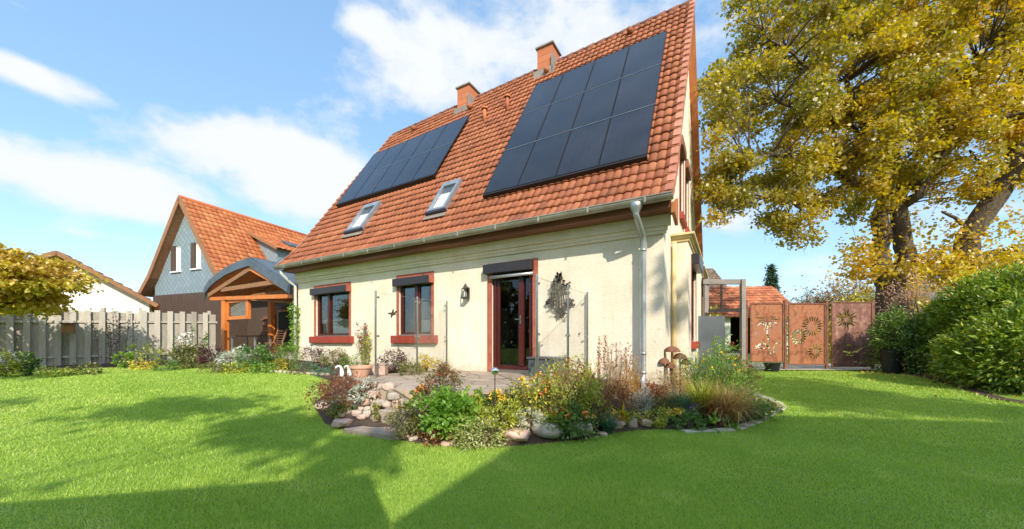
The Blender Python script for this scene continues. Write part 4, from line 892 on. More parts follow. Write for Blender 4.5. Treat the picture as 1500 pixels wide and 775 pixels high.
for q_,(px_,yb_,z_,yt_,w_,k_,pal_,lab_,kw_) in enumerate([
 (872,600,.35,556,60,'upright','straw','thin dry stems with tan seed tufts between the orange headed plant and the wall',dict(n=800,leaf=.03,stems=30)),
 (860,588,.40,548,50,'bush','green','mid green bushy clump close to the wall right of the storage box',dict(n=1200,leaf=.04)),
 (960,592,.35,562,40,'bush','rust','russet clump between the downpipe and the mushroom ornaments',dict(n=900,leaf=.035)),
 (980,606,.22,580,50,'mound','olive','low olive clump in front of the dry orange stalks',dict(n=1000,leaf=.035)),
 (1010,628,.06,606,40,'mound','green','small dark green rosette plants right of the yellow flowers',dict(n=500,leaf=.045)),
 (1030,575,.36,530,60,'bush','green','darker green bush behind the arching fountain grass',dict(n=1800,leaf=.05,wid=.14)),
 (1080,606,.18,566,60,'grass','olive','olive grass tuft between fountain grass and the pinkish plumes',dict(n=420,leaf=.007)),
 (690,618,.22,586,60,'bush','lime','light green leafy plant right of the bright green herb',dict(n=900,leaf=.05)),
 (752,600,.36,566,40,'bush','olive','feathery olive plant behind the tall yellow daisies',dict(n=800,leaf=.035,wid=.15)),
 (820,584,.42,540,60,'upright','straw','hazy straw coloured stems in front of the storage box',dict(n=900,leaf=.028,stems=34)),
 (478,584,.30,556,40,'mound','maroon','dark brownish heather at the left end of the heather mound',dict(n=1000,leaf=.03)),
 (545,582,.42,562,44,'mound','rust','rusty heather between the terracotta bowl and the silver plant',dict(n=1000,leaf=.03)),
 (590,610,.25,584,34,'bush','olive','dark olive sprawling twigs over the upper step',dict(n=500,leaf=.03)),
 (640,650,.03,622,44,'mound','rust','brown-red low plant at the lawn edge below the bright green herb',dict(n=700,leaf=.03)),
 (810,632,.12,606,40,'mound','lime','lime green low plant above the flat pale boulder',dict(n=700,leaf=.04)),
 (870,622,.18,588,50,'bush','olive','bronzy olive plant left of the withered orange leaves',dict(n=1100,leaf=.04)),
 (446,548,.32,534,34,'mound','olive','olive cushion among the edging stones at the house corner',dict(n=800,leaf=.04)),
 (390,546,.32,530,34,'mound','bright','bright green cushion at the lawn edge near the garden chair',dict(n=700,leaf=.05)),
 (320,546,.32,531,40,'mound','olive','olive cushion at the lawn edge in front of the orange post',dict(n=800,leaf=.05)),
 (246,543,.34,526,30,'mound','green','small green cushion at the fence foot between two border shrubs',dict(n=600,leaf=.05)),
 (130,549,.34,534,40,'mound','olive','straggly weeds at the foot of the long fence run',dict(n=400,leaf=.06)),
 (80,552,.32,538,40,'mound','lime','pale weeds at the fence foot right of the dark conifer like shrub',dict(n=400,leaf=.06))]):
    pp('filler_plant' if False else 'garden_plant',lab_,'plant',px_,yb_,z_,yt_,w_,k_,pal_,**kw_)
# rusty steel mushrooms
mu=thing('steel_mushrooms','cluster of rusty steel mushroom ornaments in front of the bay','garden ornament',at(986,566,.40))
for (dx,hz,rr) in ((-.02,.62,.14),(-.16,.42,.10),(.12,.50,.12),(.22,.40,.09),(-.05,.34,.09)):
    b_=MB(); b_.tube([(dx,0,0),(dx,0,hz)],.012,8); o=build('stalk',b_,M['rust_edge'],mu)
    b_=MB(); b_.lathe([(rr,-.02),(rr*.97,.0),(rr*.75,.045),(rr*.35,.075),(0,.085)],(dx,0,hz),18); b_.lathe([(rr,-.02),(rr*.5,0),(0,.01)],(dx,0,hz),18); build('cap',b_,M['rust_edge'],o,smooth=True)
# left-window bed
pp('climbing_plant','green climber growing up the pale downpipe','climber',431,528,.52,432,14,'upright','bright',n=900,leaf=.09,stems=6)
pp('feathery_bush','feathery green bush at the left corner of the house','shrub',425,541,.36,500,34,'bush','bright',n=1500,leaf=.07,wid=.1)
pp('yellow_cushion','yellow low plant at the foot of the feathery bush','plant',405,543,.32,527,36,'mound','gold',n=700,leaf=.045)
pp('hydrangea','dark bush with faded white flowers under the left window','shrub',462,537,.42,507,34,'bush','maroon',n=700,leaf=.05,flower='flower',fpal='whitefl',fn=36,fs=.05)
pp('teal_cushion','blue-green cushion behind the edging stones','plant',455,545,.30,531,28,'mound','teal',n=900,leaf=.045,wid=.2)
pp('teal_cushion','flat blue-green mat left of the white geese','plant',478,549,.30,538,34,'mound','teal',n=900,leaf=.035,wid=.2)
pp('border_plants','mixed green clump under the left window sill','plant',492,538,.42,514,40,'bush','olive',n=1400,leaf=.045,flower='flower',fpal='straw',fn=30,fs=.03)
pp('green_clump','bright green clump behind the terracotta bowl','plant',513,540,.42,521,24,'mound','bright',n=600,leaf=.04)
pp('tall_hydrangea','tall thin plant with brown flower heads beside the left screen post','plant',531,540,.44,479,24,'upright','lime',n=260,leaf=.08,stems=7,flower='flower',fpal='red_petal',fn=36,fs=.05)
pp('purple_barberry','dark purple leaved bush behind the left glass screen','shrub',577,545,.46,513,38,'bush','maroon',n=1500,leaf=.04)
pp('green_mound','green mound behind the left glass screen','plant',603,549,.47,528,40,'mound','olive',n=900,leaf=.04)
pp('yellow_shrub','yellow leaved plant between the middle window and the screen','plant',624,545,.48,519,32,'bush','gold',n=500,leaf=.05)
pp('wispy_grass','wispy olive grass at the wall left of the door','grass',650,546,.50,518,42,'grass','olive',n=200,leaf=.006)
# pot, geese
pt=thing('terracotta_bowl','wide terracotta bowl beside the left screen post','pot',at(528,552,.42))
b_=MB(); b_.lathe([(.0,0),(.13,0),(.19,.16),(.215,.17),(.215,.21),(.19,.21),(.17,.17),(0,.16)],(0,0,0),24); build('bowl',b_,M['terracotta'],pt,smooth=False)
b_=MB(); b_.lathe([(0,.175),(.165,.175),(.168,.16)],(0,0,0),20); build('soil',b_,M['soil'],pt)
def goose(px,yb,z,fl,label):
    g_=thing('goose_figure',label,'figurine',at(px,yb,z),0); s=.95
    b_=MB(); b_.tube([(.06,0,0),(.065,0,.06),(.06,0,.13),(.05,0,.20),(.03,0,.25),(-.005,0,.272),(-.045,0,.262),(-.075,0,.235),(-.09,0,.21)],[.045,.055,.048,.034,.027,.024,.026,.028,.014],12)
    build('body',b_,M['white_ceramic'],g_,smooth=True)
    k=MB(); k.tube([(-.09,0,.212),(-.105,0,.18)],[.011,.003],8); build('beak',k,M['beak'],g_); g_.rotation_euler=(0,0,R(fl))
goose(497,552,.33,10,'left white ceramic goose figure on the edging stones'); goose(509,552,.33,-20,'right white ceramic goose figure close to the terracotta bowl') 
br=thing('stone_trough','small reddish stone trough behind the left glass screen','planter',at(557,549,.46)); b_=MB(); b_.box(-.13,-.1,0,.13,.1,.2); build('body',b_,M['stone_pink'],br,bevel=.015)
b_=MB(); b_.box(-.14,-.11,.202,.14,.11,.235); build('rim',b_,M['stone'],br,bevel=.008)
# left border along canopy and fence
pp('border_bush','olive bush at the right end of the timber fence','shrub',282,540,.33,503,46,'bush','olive',n=1600,leaf=.07)
pp('border_bush','dark maroon and green bush in front of the orange post','shrub',312,541,.33,508,36,'bush','maroon',n=1000,leaf=.065)
pp('border_bush','grey-green leafy bush below the canopy','shrub',343,543,.33,511,40,'bush','silver',n=900,leaf=.08)
pp('border_bush','mixed green bush below the garden table','shrub',376,544,.33,508,44,'bush','green',n=1400,leaf=.07)
pp('border_bush','dark reddish bush at the right side under the canopy','shrub',396,538,.40,506,34,'bush','maroon',n=800,leaf=.06)
pp('yellow_cushion','yellow-green cushion at the lawn edge below the canopy','plant',348,546,.30,532,40,'mound','lime',n=900,leaf=.05)
pp('white_flowers','thin stalk plant with white flowers by the fence end','flower',272,537,.38,492,20,'upright','green',n=200,leaf=.08,stems=7,flower='flower',fpal='whitefl',fn=22,fs=.10)
pp('rose_bush','thin dark green rose stems in front of the fence end','shrub',287,536,.38,478,20,'upright','green',n=240,leaf=.09,stems=6)
pp('small_shrub','green shrub at the fence corner','shrub',182,540,.34,514,20,'bush','bright',n=500,leaf=.07)
pp('small_shrub','loose shrub with arching twigs right of the fence corner','shrub',212,538,.36,500,46,'bush','lime',n=420,leaf=.07)
pp('yellow_cushion','bright yellow cushion at the foot of the fence corner','plant',214,541,.33,528,36,'mound','gold',n=700,leaf=.05)
pp('small_shrub','dark green conifer like shrub at the left end of the fence','shrub',38,551,.32,516,24,'bush','yew',n=900,leaf=.06)
pp('small_shrub','pale spotted shrub at the left photo edge','shrub',8,553,.32,518,34,'bush','lime',n=800,leaf=.06,flower='flower',fpal='whitefl',fn=26,fs=.05)
pp('fence_climber','bare dark climber on the fence near its corner','climber',172,538,.36,450,34,'upright','maroon',n=420,leaf=.06,stems=16)
# ================================================================== timber fence
def fence(A_,B_,z0a,z0b,zt,label):
    A_=Vector(A_);B_=Vector(B_); t=thing('timber_fence',label,'fence',(A_.x,A_.y,0)); d_=(B_-A_); Ln=d_.length; d_.normalize(); nrm=Vector((d_.y,-d_.x))
    if nrm.y>0: nrm=-nrm
    def P(s,o,z): q_=d_*s+nrm*o; return (q_.x,q_.y,z)
    rl=MB()
    for z in(.42,1.55): rl.bar(P(0,0,z0a+z),P(Ln,0,z0b+z),.03,.07)
    build('rail',rl,M['fence'],t)
    pitch=.33; k=0; s=.08; fr=MB(); bk=MB()
    while s<Ln-.05:
        zb=z0a+(z0b-z0a)*s/Ln+.05; w_=.19
        def board(mb_,s_,o_):
            mb_.bar(P(s_,o_,zb+random.uniform(-.01,.01)),P(s_+random.uniform(-.008,.008),o_,zt+random.uniform(-.018,.018)-(.05 if o_<0 else 0)),w_+.11 if o_<0 else w_-.045,.018,up=(nrm.x,nrm.y,0))
        board(fr,s,.045); board(bk,s+pitch/2,-.045); s+=pitch
    build('front_boards',fr,M['fence'],t); build('rear_boards',bk,M['fence'],t)
    q=0
    while q<=Ln+.01:
        b_=MB(); b_.bar(P(min(q,Ln),-.085,-.1),P(min(q,Ln),-.085,zt+.08),.09,.09,up=(nrm.x,nrm.y,0)); build('post',b_,M['fence'],t); q+=1.85
fence((-16.8,10.5),(-12.78,12.72),.2,.3,2.20,'long left run of the silvered timber fence below the autumn tree')
fence((-12.78,12.78),(-11.35,14.3),.3,.36,2.26,'short right run of the timber fence between its corner and the orange post')
# bird box on fence
nb=thing('bird_box','small brown wooden box hung on the fence under the autumn tree','bird box',(-14.05,11.78,1.45),R(28))
b_=MB(); b_.box(-.13,-.12,0,.13,.05,.28); build('body',b_,M['timber_mid'],nb); b_=MB(); b_.box(-.16,-.17,.282,.16,.06,.31); build('roof',b_,M['timber_dark'],nb)
# ================================================================== canopy
cp=thing('canopy','open timber canopy with curved zinc roof between the two houses','canopy',HO,TH)
prof=[(-18.25,3.22),(-18.15,3.48),(-17.75,3.72),(-17.1,3.94),(-16.3,4.12),(-15.4,4.24),(-14.5,4.30),(-13.5,3.87),(-12.6,3.45),(-11.75,3.06)]
def strip(prof,t0,t1,y0,y1):
    m=MB(); top=[(x,z+t1) for x,z in prof]; bot=[(x,z+t0) for x,z in prof][::-1]; m.prism(top+bot,lambda a_,b_,d_:(a_,d_,b_),y0,y1); return m
build('roof',strip(prof,-.02,.03,.2,4.2),M['zinc_dull'],cp)
build('fascia',strip([(x,z) for x,z in prof],-.30,.0,.12,.195),M['zinc_dull'],cp)
build('ceiling_boards',strip(prof,-.12,-.06,.22,4.15),M['timber_orange'],cp)
rf=MB(); rf.bar((-14.5,.24,3.93),(-18.05,.24,3.12),.09,.16); build('rafter',rf,M['timber_mid'],cp)
rf=MB(); rf.bar((-14.5,.24,3.93),(-11.75,.24,2.88),.09,.22); build('rafter',rf,M['timber_orange'],cp)
for y in (1.0,1.8,2.6,3.4):
    rf=MB(); rf.bar((-14.5,y,3.98),(-18.05,y,3.15),.07,.14); build('rafter',rf,M['timber_mid'],cp)
for z,y in((3.28,.26),(3.02,.9)):
    rf=MB(); rf.bar((-17.7 if z<3.1 else -16.9,y,z),(-11.8 if z<3.1 else -12.8,y,z),.09,.16 if z>3.1 else .18); build('tie_beam',rf,M['timber_mid'],cp)
rf=MB(); rf.bar((-18.0,.3,2.98),(-11.8,.3,2.72),.12,.14); build('tie_beam',rf,M['timber_orange'],cp)
rf=MB(); rf.bar((-15.6,.5,2.85),(-12.4,1.6,2.55),.05,.06); build('brace',rf,M['timber_mid'],cp)
for X,y,z in((-16.87,.35,2.95),(-16.7,2.05,2.95)):
    b_=MB(); b_.box(X-.14,y-.09,.3,X+.14,y+.09,z); build('post',b_,M['timber_orange'],cp,bevel=.01)
# framed glass in the canopy
f_=MB(); 
for a_ in((-16.70,2.05,-14.95,2.18),(-16.70,2.72,-14.95,2.85)): f_.box(a_[0],.32,a_[1],a_[2],.42,a_[3])
f_.box(-16.70,.32,2.18,-16.55,.42,2.72); f_.box(-15.15,.32,2.18,-14.95,.42,2.72); wf=build('window',f_,M['timber_orange'],cp)
g_=MB(); g_.box(-16.55,.36,2.18,-15.15,.37,2.72); build('pane',g_,M['glass'],wf)
# boarded back wall with door
bw=MB(); x=-21.6
while x<-11.2:
    bw.box(x,3.3+random.uniform(0,.006),.3,x+.145,3.33,2.95); x+=.15
build('back_wall',bw,M['timber_dark'],cp)
bw=MB(); bw.box(-13.2,3.0,.3,-11.3,3.1,2.9); build('side_wall',bw,M['cream_trim'],cp)
b_=MB(); b_.box(-18.3,3.20,.6,-17.2,3.27,2.62); dr=build('door',b_,M['dark_in'],cp); b_=MB(); b_.box(-18.42,3.18,.6,-18.302,3.29,2.74); b_.box(-17.198,3.18,.6,-17.08,3.29,2.74); b_.box(-18.3,3.18,2.622,-17.2,3.29,2.74); build('frame',b_,M['timber_mid'],dr)
pf=MB(); pf.prism([(-20,.4),(-11.2,.4),(-11.2,3.25),(-20,3.25)],lambda a_,b_,d_:tuple(L(a_,b_,d_)),.0,.68); tag(build('patio',pf,M['path']),kind='structure')
# table
tb=thing('garden_table','long dark topped garden table under the canopy','table',L(-17.2,1.5,.68),TH)
b_=MB(); b_.box(-1.25,-.38,.70,1.05,.38,.75); build('tabletop',b_,M['timber_dark'],tb)
for x,y in((-1.1,-.3),(.9,-.3),(-1.1,.3),(.9,.3)):
    b_=MB(); b_.box(x-.03,y-.03,0,x+.03,y+.03,.70); build('leg',b_,M['zinc'],tb)
ch=thing('garden_chair','folding slatted wooden garden chair at the canopy door','chair',L(-14.6,1.1,.68),TH+R(200))
b_=MB()
for k in range(6): b_.box(-.2,-.2+k*.07,.43,.2,-.145+k*.07,.45)
build('seat',b_,M['timber_mid'],ch)
b_=MB()
for x in(-.2,.2): b_.bar((x,-.16,.42),(x,-.42,1.0),.03,.05)
for k in range(5): b_.bar((-.2,-.2-k*.045,.52+k*.1),(.2,-.2-k*.045,.52+k*.1),.05,.015)
build('backrest',b_,M['timber_mid'],ch)
for x in(-.22,.22):
    for (a_,b2) in((.22,-.2),(-.2,.22)):
        b_=MB(); b_.bar((x,a_,0),(x,b2,.43 if a_>0 else .43),.025,.04); build('leg',b_,M['timber_mid'],ch)
wa=thing('wall_shelf','small rusty wall shelf with pots on the boarded wall under the canopy','shelf',L(-19.3,3.29,1.55),TH)
b_=MB(); b_.box(-.55,-.06,0,.55,-.001,.95); build('back_panel',b_,M['rust_edge'],wa)
for z in(.15,.45,.75): b_=MB(); b_.box(-.5,-.2,z,.5,-.061,z+.03); build('shelf_board',b_,M['timber_mid'],wa)
# ================================================================== blue slate house
bth=R(-20.6); BO=Vector((-17.6,20.2,0)); bh=thing('slate_house','neighbouring house with blue slate gable above dark boards and orange tiled roof','house',BO,bth)
wv=3.45; ez=4.30; rz=8.85; 
def gab(x): return rz-.35-(rz-ez)*abs(x)/wv
m=MB(); WZ=3.77; Lw=3.05
xs=[-Lw,-1.05,-.45,0.15,.75,Lw]; wins=[(-1.15,5.08,-.66,6.44),(.60,5.12,1.06,6.46)]
xs=sorted({-Lw,0,Lw,*[q for w_ in wins for q in(w_[0],w_[2])]})
for a_,b_ in zip(xs[:-1],xs[1:]):
    z=WZ; hs=[w_ for w_ in wins if w_[0]<=a_+1e-6 and w_[2]>=b_-1e-6]
    for w_ in hs: m.add([(a_,0,z),(b_,0,z),(b_,0,w_[1]),(a_,0,w_[1])],[(0,1,2,3)]); z=w_[3]
    m.add([(a_,0,z),(b_,0,z),(b_,0,gab(b_)),(a_,0,gab(a_))],[(0,1,2,3)])
sw=build('slate_wall',m,M['slate'],bh)
for w_ in wins:
    f_=MB(); a_,b_,c_,d_=w_; f_.box(a_,.03,b_,a_+.05,.10,d_); f_.box(c_-.05,.03,b_,c_,.10,d_); f_.box(a_,.03,b_-.0,c_,.10,b_+.06); f_.box(a_,.03,d_-.06,c_,.10,d_); 
    o=build('window',f_,M['white_ceramic'],sw); g_=MB(); g_.box(a_+.05,.06,b_+.06,c_-.05,.07,d_-.06); build('pane',g_,M['blind'],o)
    s_=MB(); s_.box(a_-.32,-.05,b_-.02,a_-.002,-.005,d_+.03); build('shutter',s_,M['timber_dark'],o)
    s_=MB(); s_.box(a_-.34,-.09,b_-.10,c_+.06,.03,b_-.03); build('sill',s_,M['white_ceramic'],o)
    s_=MB(); s_.box(a_-.02,.2,b_-.1,c_+.02,.22,d_+.1); build('interior',s_,M['dark_in'],o)
m=MB(); x=-Lw-.08
while x<Lw: m.box(x,-.06+random.uniform(0,.012),.0,x+.15,-.02,WZ+.02); x+=.155
build('boarding',m,M['timber_dark'],bh)
m=MB(); 
for sx_ in(-Lw,Lw): m.add([(sx_,0,0),(sx_,12,0),(sx_,12,ez+.3),(sx_,0,ez+.3)],[(0,1,2,3)])
m.add([(-Lw,12,0),(Lw,12,0),(Lw,12,ez),(0,12,rz-.4),(-Lw,12,ez)],[(0,1,2,3,4)])
build('side_wall',m,M['timber_dark'],bh)
def flare(sg):
    def S(u,v):
        y=-.40+13*(u if sg>0 else 1-u); 
        if v<.22: k=v/.22; x_=wv+.25-k*.95; z=ez-.42+k*.98
        else: k=(v-.22)/.78; x_=(wv-.70)*(1-k); z=ez+.56+(rz-ez-.56)*k
        return Vector((sg*x_,y,z)),Vector((sg*1.35,0,1)).normalized()
    return S
for sg in(1,-1): 
    ro=build('roof',tiles(flare(sg),44,20,amp=.035,lift=.04,sub=3),M['tile_orange'],bh,smooth=True)
    u_=MB()
    P=[flare(sg)(u,v)[0]-flare(sg)(u,v)[1]*.06 for v in(0,.22,1) for u in(0,1)]; u_.add(P,[(0,1,3,2),(2,3,5,4)]); P=[p-Vector((sg*.04,0,.1)) for p in P]; u_.add(P,[(0,1,3,2),(2,3,5,4)]); build('soffit',u_,M['timber_mid'],ro)
    u_=MB(); S_=flare(sg)
    for va,vb_ in((0,.22),(.22,1.0)):
        uu=0 if sg>0 else 1; p,_=S_(uu,va); q,_=S_(uu,vb_); u_.bar(p-Vector((0,.03,.05)),q-Vector((0,.03,.05)),.05,.26,up=(0,0,1))
    build('barge_board',u_,M['timber_mid'],ro)
r_=MB(); r_.tube([(0,-.43,rz+.03),(0,12.3,rz+.03)],.11,8); build('ridge_tiles',r_,M['tile_orange'],bh,smooth=True)
# dormer on the right slope
dm=MB(); y0,y1=2.9,7.0; xe=2.9; zt=rz-1.15
dm.add([(.9,y0,zt),(xe,y0,zt-1.0),(xe,y0,ez+.6)],[(0,1,2)]); dm.add([(xe,y0,zt-1.0),(xe,y1,zt-1.0),(xe,y1,ez+.5),(xe,y0,ez+.5)],[(0,1,2,3)]); dm.add([(.9,y1,zt),(xe,y1,zt-1.0),(xe,y1,ez+.6)],[(0,1,2)])
do=build('dormer',dm,M['slate'],bh)
S2=bilin((xe+.35,y0-.25,zt-1.08),(xe+.35,y1+.25,zt-1.08),(.65,y0-.25,zt+.15),(.65,y1+.25,zt+.15))
build('dormer_roof',tiles(S2,14,8,amp=.035,lift=.04,sub=3),M['tile_orange'],do,smooth=True)
k_=MB(); k_.bar((xe+.35,y0-.27,zt-1.12),(.65,y0-.27,zt+.10),.04,.16); build('barge_board',k_,M['timber_mid'],do)
p0=Vector((1.55,4.2,zt-.18)); k_=MB(); k_.add([p0,p0+Vector((.75,0,-.34)),p0+Vector((.75,1.2,-.34)),p0+Vector((0,1.2,0)),p0+Vector((0,0,.1)),p0+Vector((.75,0,-.24)),p0+Vector((.75,1.2,-.24)),p0+Vector((0,1.2,.1))],[(0,1,2,3),(4,5,6,7),(0,1,5,4),(1,2,6,5),(2,3,7,6),(3,0,4,7)]); build('roof_window',k_,M['zinc_dull'],do)
# ================================================================== white garage house
gth=math.atan2(.69,.72); go=thing('white_house','low white gabled house with orange tiled roof behind the fence','house',dp(85,14.2),gth)
gw=2.75; gr=H+130/F*14.2; ge=2.83
m=MB(); m.add([(-gw,0,0),(gw-.25,0,0),(gw-.25,0,ge+.0),(0,0,gr-.22),(-gw,0,ge-.1)],[(0,1,2,3,4)]); m.add([(gw-.25,0,0),(gw-.25,7,0),(gw-.25,7,ge),(gw-.25,0,ge)],[(0,1,2,3)]); build('wall',m,M['white_wall'],go)
for sg in(1,-1):
    S2=bilin((sg*gw,-.35 if sg>0 else 7,ge-.08),(sg*gw,7 if sg>0 else -.35,ge-.08),(0,-.35 if sg>0 else 7,gr),(0,7 if sg>0 else -.35,gr))
    ro=build('roof',tiles(S2,26,10,amp=.035,lift=.05,sub=3),M['tile_orange'],go,smooth=True)
    k_=MB(); k_.bar((sg*gw,-.37,ge-.14),(0,-.37,gr-.06),.04,.16); build('barge_board',k_,M['timber_mid'],ro)
    k_=MB(); k_.add([(sg*gw,-.34,ge-.11),(sg*gw,6.9,ge-.11),(0,6.9,gr-.03),(0,-.34,gr-.03)],[(0,1,2,3)]); build('soffit',k_,M['timber_orange'],ro)
# ================================================================== trees
def limb(mb_,pts,r0,r1,n=9,sub=4,wob=.06):
    P=[Vector(p) for p in pts]; Q=[]
    for a_,b_ in zip(P[:-1],P[1:]):
        for k in range(sub): 
            t=k/sub; p=a_.lerp(b_,t); Q.append(p+Vector((noise.noise(p*1.3),noise.noise(p*1.3+Vector((5,5,5))),noise.noise(p*1.3+Vector((9,1,3)))))*wob*(1 if Q else 0))
    Q.append(P[-1]); m=len(Q); mb_.tube(Q,[r0+(r1-r0)*(k/(m-1))**.8 for k in range(m)],n); return Q
def crown(t,pal,specs,leaf,wid=.38,name='crown',trans=None,twigs=None,twmat='bark',near=None):
    L3=[];tw=MB()
    for (c,r,nc,per,cr,shell) in specs:
        P,o_,cv=clumps(c,r,nc,per,cr,shell,noiseamp=.18)
        L3.append(leaves(P,leaf,wid,out=o_*.4,up=.5,droop=.25,var=np.clip(.45*cv+.55*rng.random(len(P)),0,1)))
    V,Fc,A=cat3(L3); npmesh(name,V,Fc,A,L_[pal],t); return V
oak=thing('oak_tree','huge oak in yellow and green autumn foliage behind the steel panels','tree',dp(1308,13.0,.3))
OX=oak.location
def o(px,py,d): return dpz(px,py,d)-OX
tr=MB(); SK=[]
SK+=limb(tr,[o(1308,545,13),o(1309,470,13),o(1308,425,13),o(1306,405,13)],.55,.43,14,wob=.05)
for pts,r0,r1 in [
 ([o(1298,415,13),o(1288,370,13),o(1290,320,13),o(1296,280,13.0)],.30,.22),
 ([o(1318,415,13),o(1326,370,12.9),o(1318,325,12.8),o(1312,290,12.8),o(1330,250,12.6)],.30,.20),
 ([o(1296,285,13),o(1300,250,13),o(1280,220,12.8),o(1262,180,12.5),o(1240,120,12)],.22,.07),
 ([o(1296,290,13),o(1265,268,12.6),o(1225,255,12.2),o(1180,235,11.6),o(1130,228,11),o(1085,245,10.6)],.19,.04),
 ([o(1262,262,12.6),o(1210,285,12),o(1160,300,11.5),o(1120,290,11)],.10,.03),
 ([o(1300,265,13),o(1310,215,13.2),o(1330,150,13.6),o(1325,80,14),o(1315,0,14.4),o(1310,-90,14.4)],.24,.08),
 ([o(1330,275,12.8),o(1365,240,12.4),o(1395,205,12),o(1440,180,11.5),o(1510,160,11)],.22,.09),
 ([o(1322,300,12.8),o(1350,285,12.2),o(1372,230,12),o(1378,190,12),o(1420,130,12),o(1450,60,12)],.18,.05),
 ([o(1285,225,12.8),o(1240,180,12.4),o(1190,170,12),o(1140,150,11.5)],.11,.03),
 ([o(1318,160,13.5),o(1360,110,13),o(1400,40,12.6),o(1430,-30,12)],.13,.04),
 ([o(1325,100,13.8),o(1290,60,13.4),o(1250,10,13),o(1200,-50,12.6)],.12,.04),
 ([o(1262,180,12.5),o(1210,120,12),o(1160,80,11.6),o(1120,50,11.4)],.08,.02)]:
    SK+=limb(tr,pts,r0,r1,9,wob=.12)
# crown clumps: attach each clump to the nearest limb by a twig
specs=[(o(1180,110,12.0),(3.3,2.4,2.6),None),(o(1330,70,12.5),(3.6,2.6,3.2),None),(o(1460,90,12),(3.0,2.4,3.2),None),(o(1120,215,11.2),(2.0,1.6,1.7),None),(o(1230,210,12),(2.6,2.0,1.9),None),
 (o(1340,200,12.2),(2.6,2.0,1.8),None),(o(1440,215,11.6),(2.2,1.8,1.6),None),(o(1250,-60,12.6),(4.0,3.0,3.0),None),(o(1420,-60,12.6),(3.6,3.0,3.0),None),(o(1060,150,10.8),(.9,1.0,2.2),None),(o(1150,275,11.4),(1.7,1.2,1.0),None),(o(1075,265,10.8),(.5,.6,1.3),None),(o(1130,20,11.8),(1.8,1.6,2.0),None),(o(1170,325,11.4),(1.1,.9,.75),None),(o(1205,265,11.8),(1.9,1.2,.9),None),(o(1260,290,12.3),(.9,.9,.6),None),(o(1055,290,10.8),(.4,.5,.8),None),(o(1300,150,11.4),(3.2,1.4,2.4),None),(o(1400,140,11.0),(2.6,1.2,2.2),None)]
SKn=np.array([tuple(p) for p in SK]); CL=[]
for c,r,_ in specs:
    vol=r[0]*r[1]*r[2]; nc=int(9+vol*3.3); u=norm(rng.normal(0,1,(nc,3))); rad=(.25+.75*rng.random(nc)**.5); CL.append(np.array(c)+u*np.array(r)*rad[:,None])
CL=np.concatenate(CL)
tw=MB(); Ps=[]; cvs=[]
for c in CL:
    dd_=np.linalg.norm(SKn-c,axis=1)+.25*np.maximum(0,SKn[:,2]-c[2])*2; j=int(np.argmin(dd_)); b_=SKn[j]
    if np.linalg.norm(b_-c)>.4:
        mid=(b_+c)/2+np.array([random.uniform(-.2,.2),random.uniform(-.2,.2),.12]); tw.tube([b_,mid,c],[.03,.02,.008],4,cap=False)
    for k in range(3): e=c+rng.normal(0,.33,3); tw.tube([c,e],[.008,.003],3,cap=False)
    n_=int(rng.integers(140,230)); off=rng.normal(0,1,(n_,3)); off=off/np.linalg.norm(off,axis=1,keepdims=True)*(rng.random((n_,1))**.55)*np.array([.47,.47,.30]); Ps.append(c+off); cvs.append(np.full(n_,rng.random()))
Ps=np.concatenate(Ps); cvs=np.concatenate(cvs)
# greener on the left and outside, more golden in the middle
gx_=np.clip((Ps[:,0]+6)/9,0,1)
V,Fc,A=leaves(Ps,rng.choice([.08,.10,.13],len(Ps)),.42,up=.4,droop=.4,var=np.clip(.34*cvs+.44*rng.random(len(Ps))+.26*gx_-.09,0,1)); npmesh('crown',V,Fc,A,L_['oak'],oak)
# ivy-like sucker leaves round the trunk
P1=[]
for (px,py,d,rx,rz_,n_) in((1266,392,12.6,.7,.6,620),(1325,398,12.4,.8,.28,380),(1283,330,12.8,.35,1.0,200),(1258,365,12.8,.5,.5,250),(1360,370,12.6,.8,.4,250),(1340,330,12.5,.3,.7,90)):
    c=np.array(o(px,py,d)); P1.append(c+rng.normal(0,.5,(n_,3))*np.array([rx,rx,rz_]))
V,Fc,A=leaves(np.concatenate(P1),.13,.42,up=.4,var=np.clip(.3+.6*rng.random(sum(len(q) for q in P1)),0,1)); npmesh('trunk_shoots',V,Fc,A,L_['oak'],oak)
build('trunk',tr,M['bark'],oak,smooth=True); build('twigs',tw,M['bark'],oak)
# second tree right
t2=thing('leaning_tree','leaning thick trunk with sparse gold leaves at the right photo edge','tree',dp(1408,12.5,.3)); OX2=t2.location
def o2(px,py,d): return dpz(px,py,d)-OX2
m=MB(); limb(m,[o2(1400,540,12.5),o2(1412,400,12.5),o2(1418,345,12.3),o2(1450,300,12),o2(1483,255,11.8),o2(1498,200,11.6),o2(1510,80,11.4)],.34,.24,12,wob=.05)
limb(m,[o2(1418,345,12.3),o2(1400,320,12.2),o2(1380,310,12)],.08,.03); limb(m,[o2(1450,300,12),o2(1440,250,12),o2(1420,220,12)],.09,.03)
build('trunk',m,M['bark'],t2,smooth=True)
P1=[]
for (px,py,d,rx,rz_,n_) in((1395,340,12.3,.8,.5,260),(1400,388,12.2,1.3,.4,700),(1490,330,12.2,.5,.6,200),(1460,390,12.2,1.4,.5,1200),(1360,400,12.6,1.0,.4,800),(1500,240,11.5,.8,1.0,500),(1430,260,12,1.0,.6,400)):
    c=np.array(o2(px,py,d)); q_=max(4,n_//40); cc=c+rng.normal(0,.6,(q_,3))*np.array([rx,rx*.7,rz_]); P1.append((cc[:,None]+rng.normal(0,.22,(q_,40,3))).reshape(-1,3))
P1=np.concatenate(P1); V,Fc,A=leaves(P1,.13,.42,up=.4,var=np.clip(.35+.6*rng.random(len(P1)),0,1)); npmesh('crown',V,Fc,A,L_['oak'],t2)
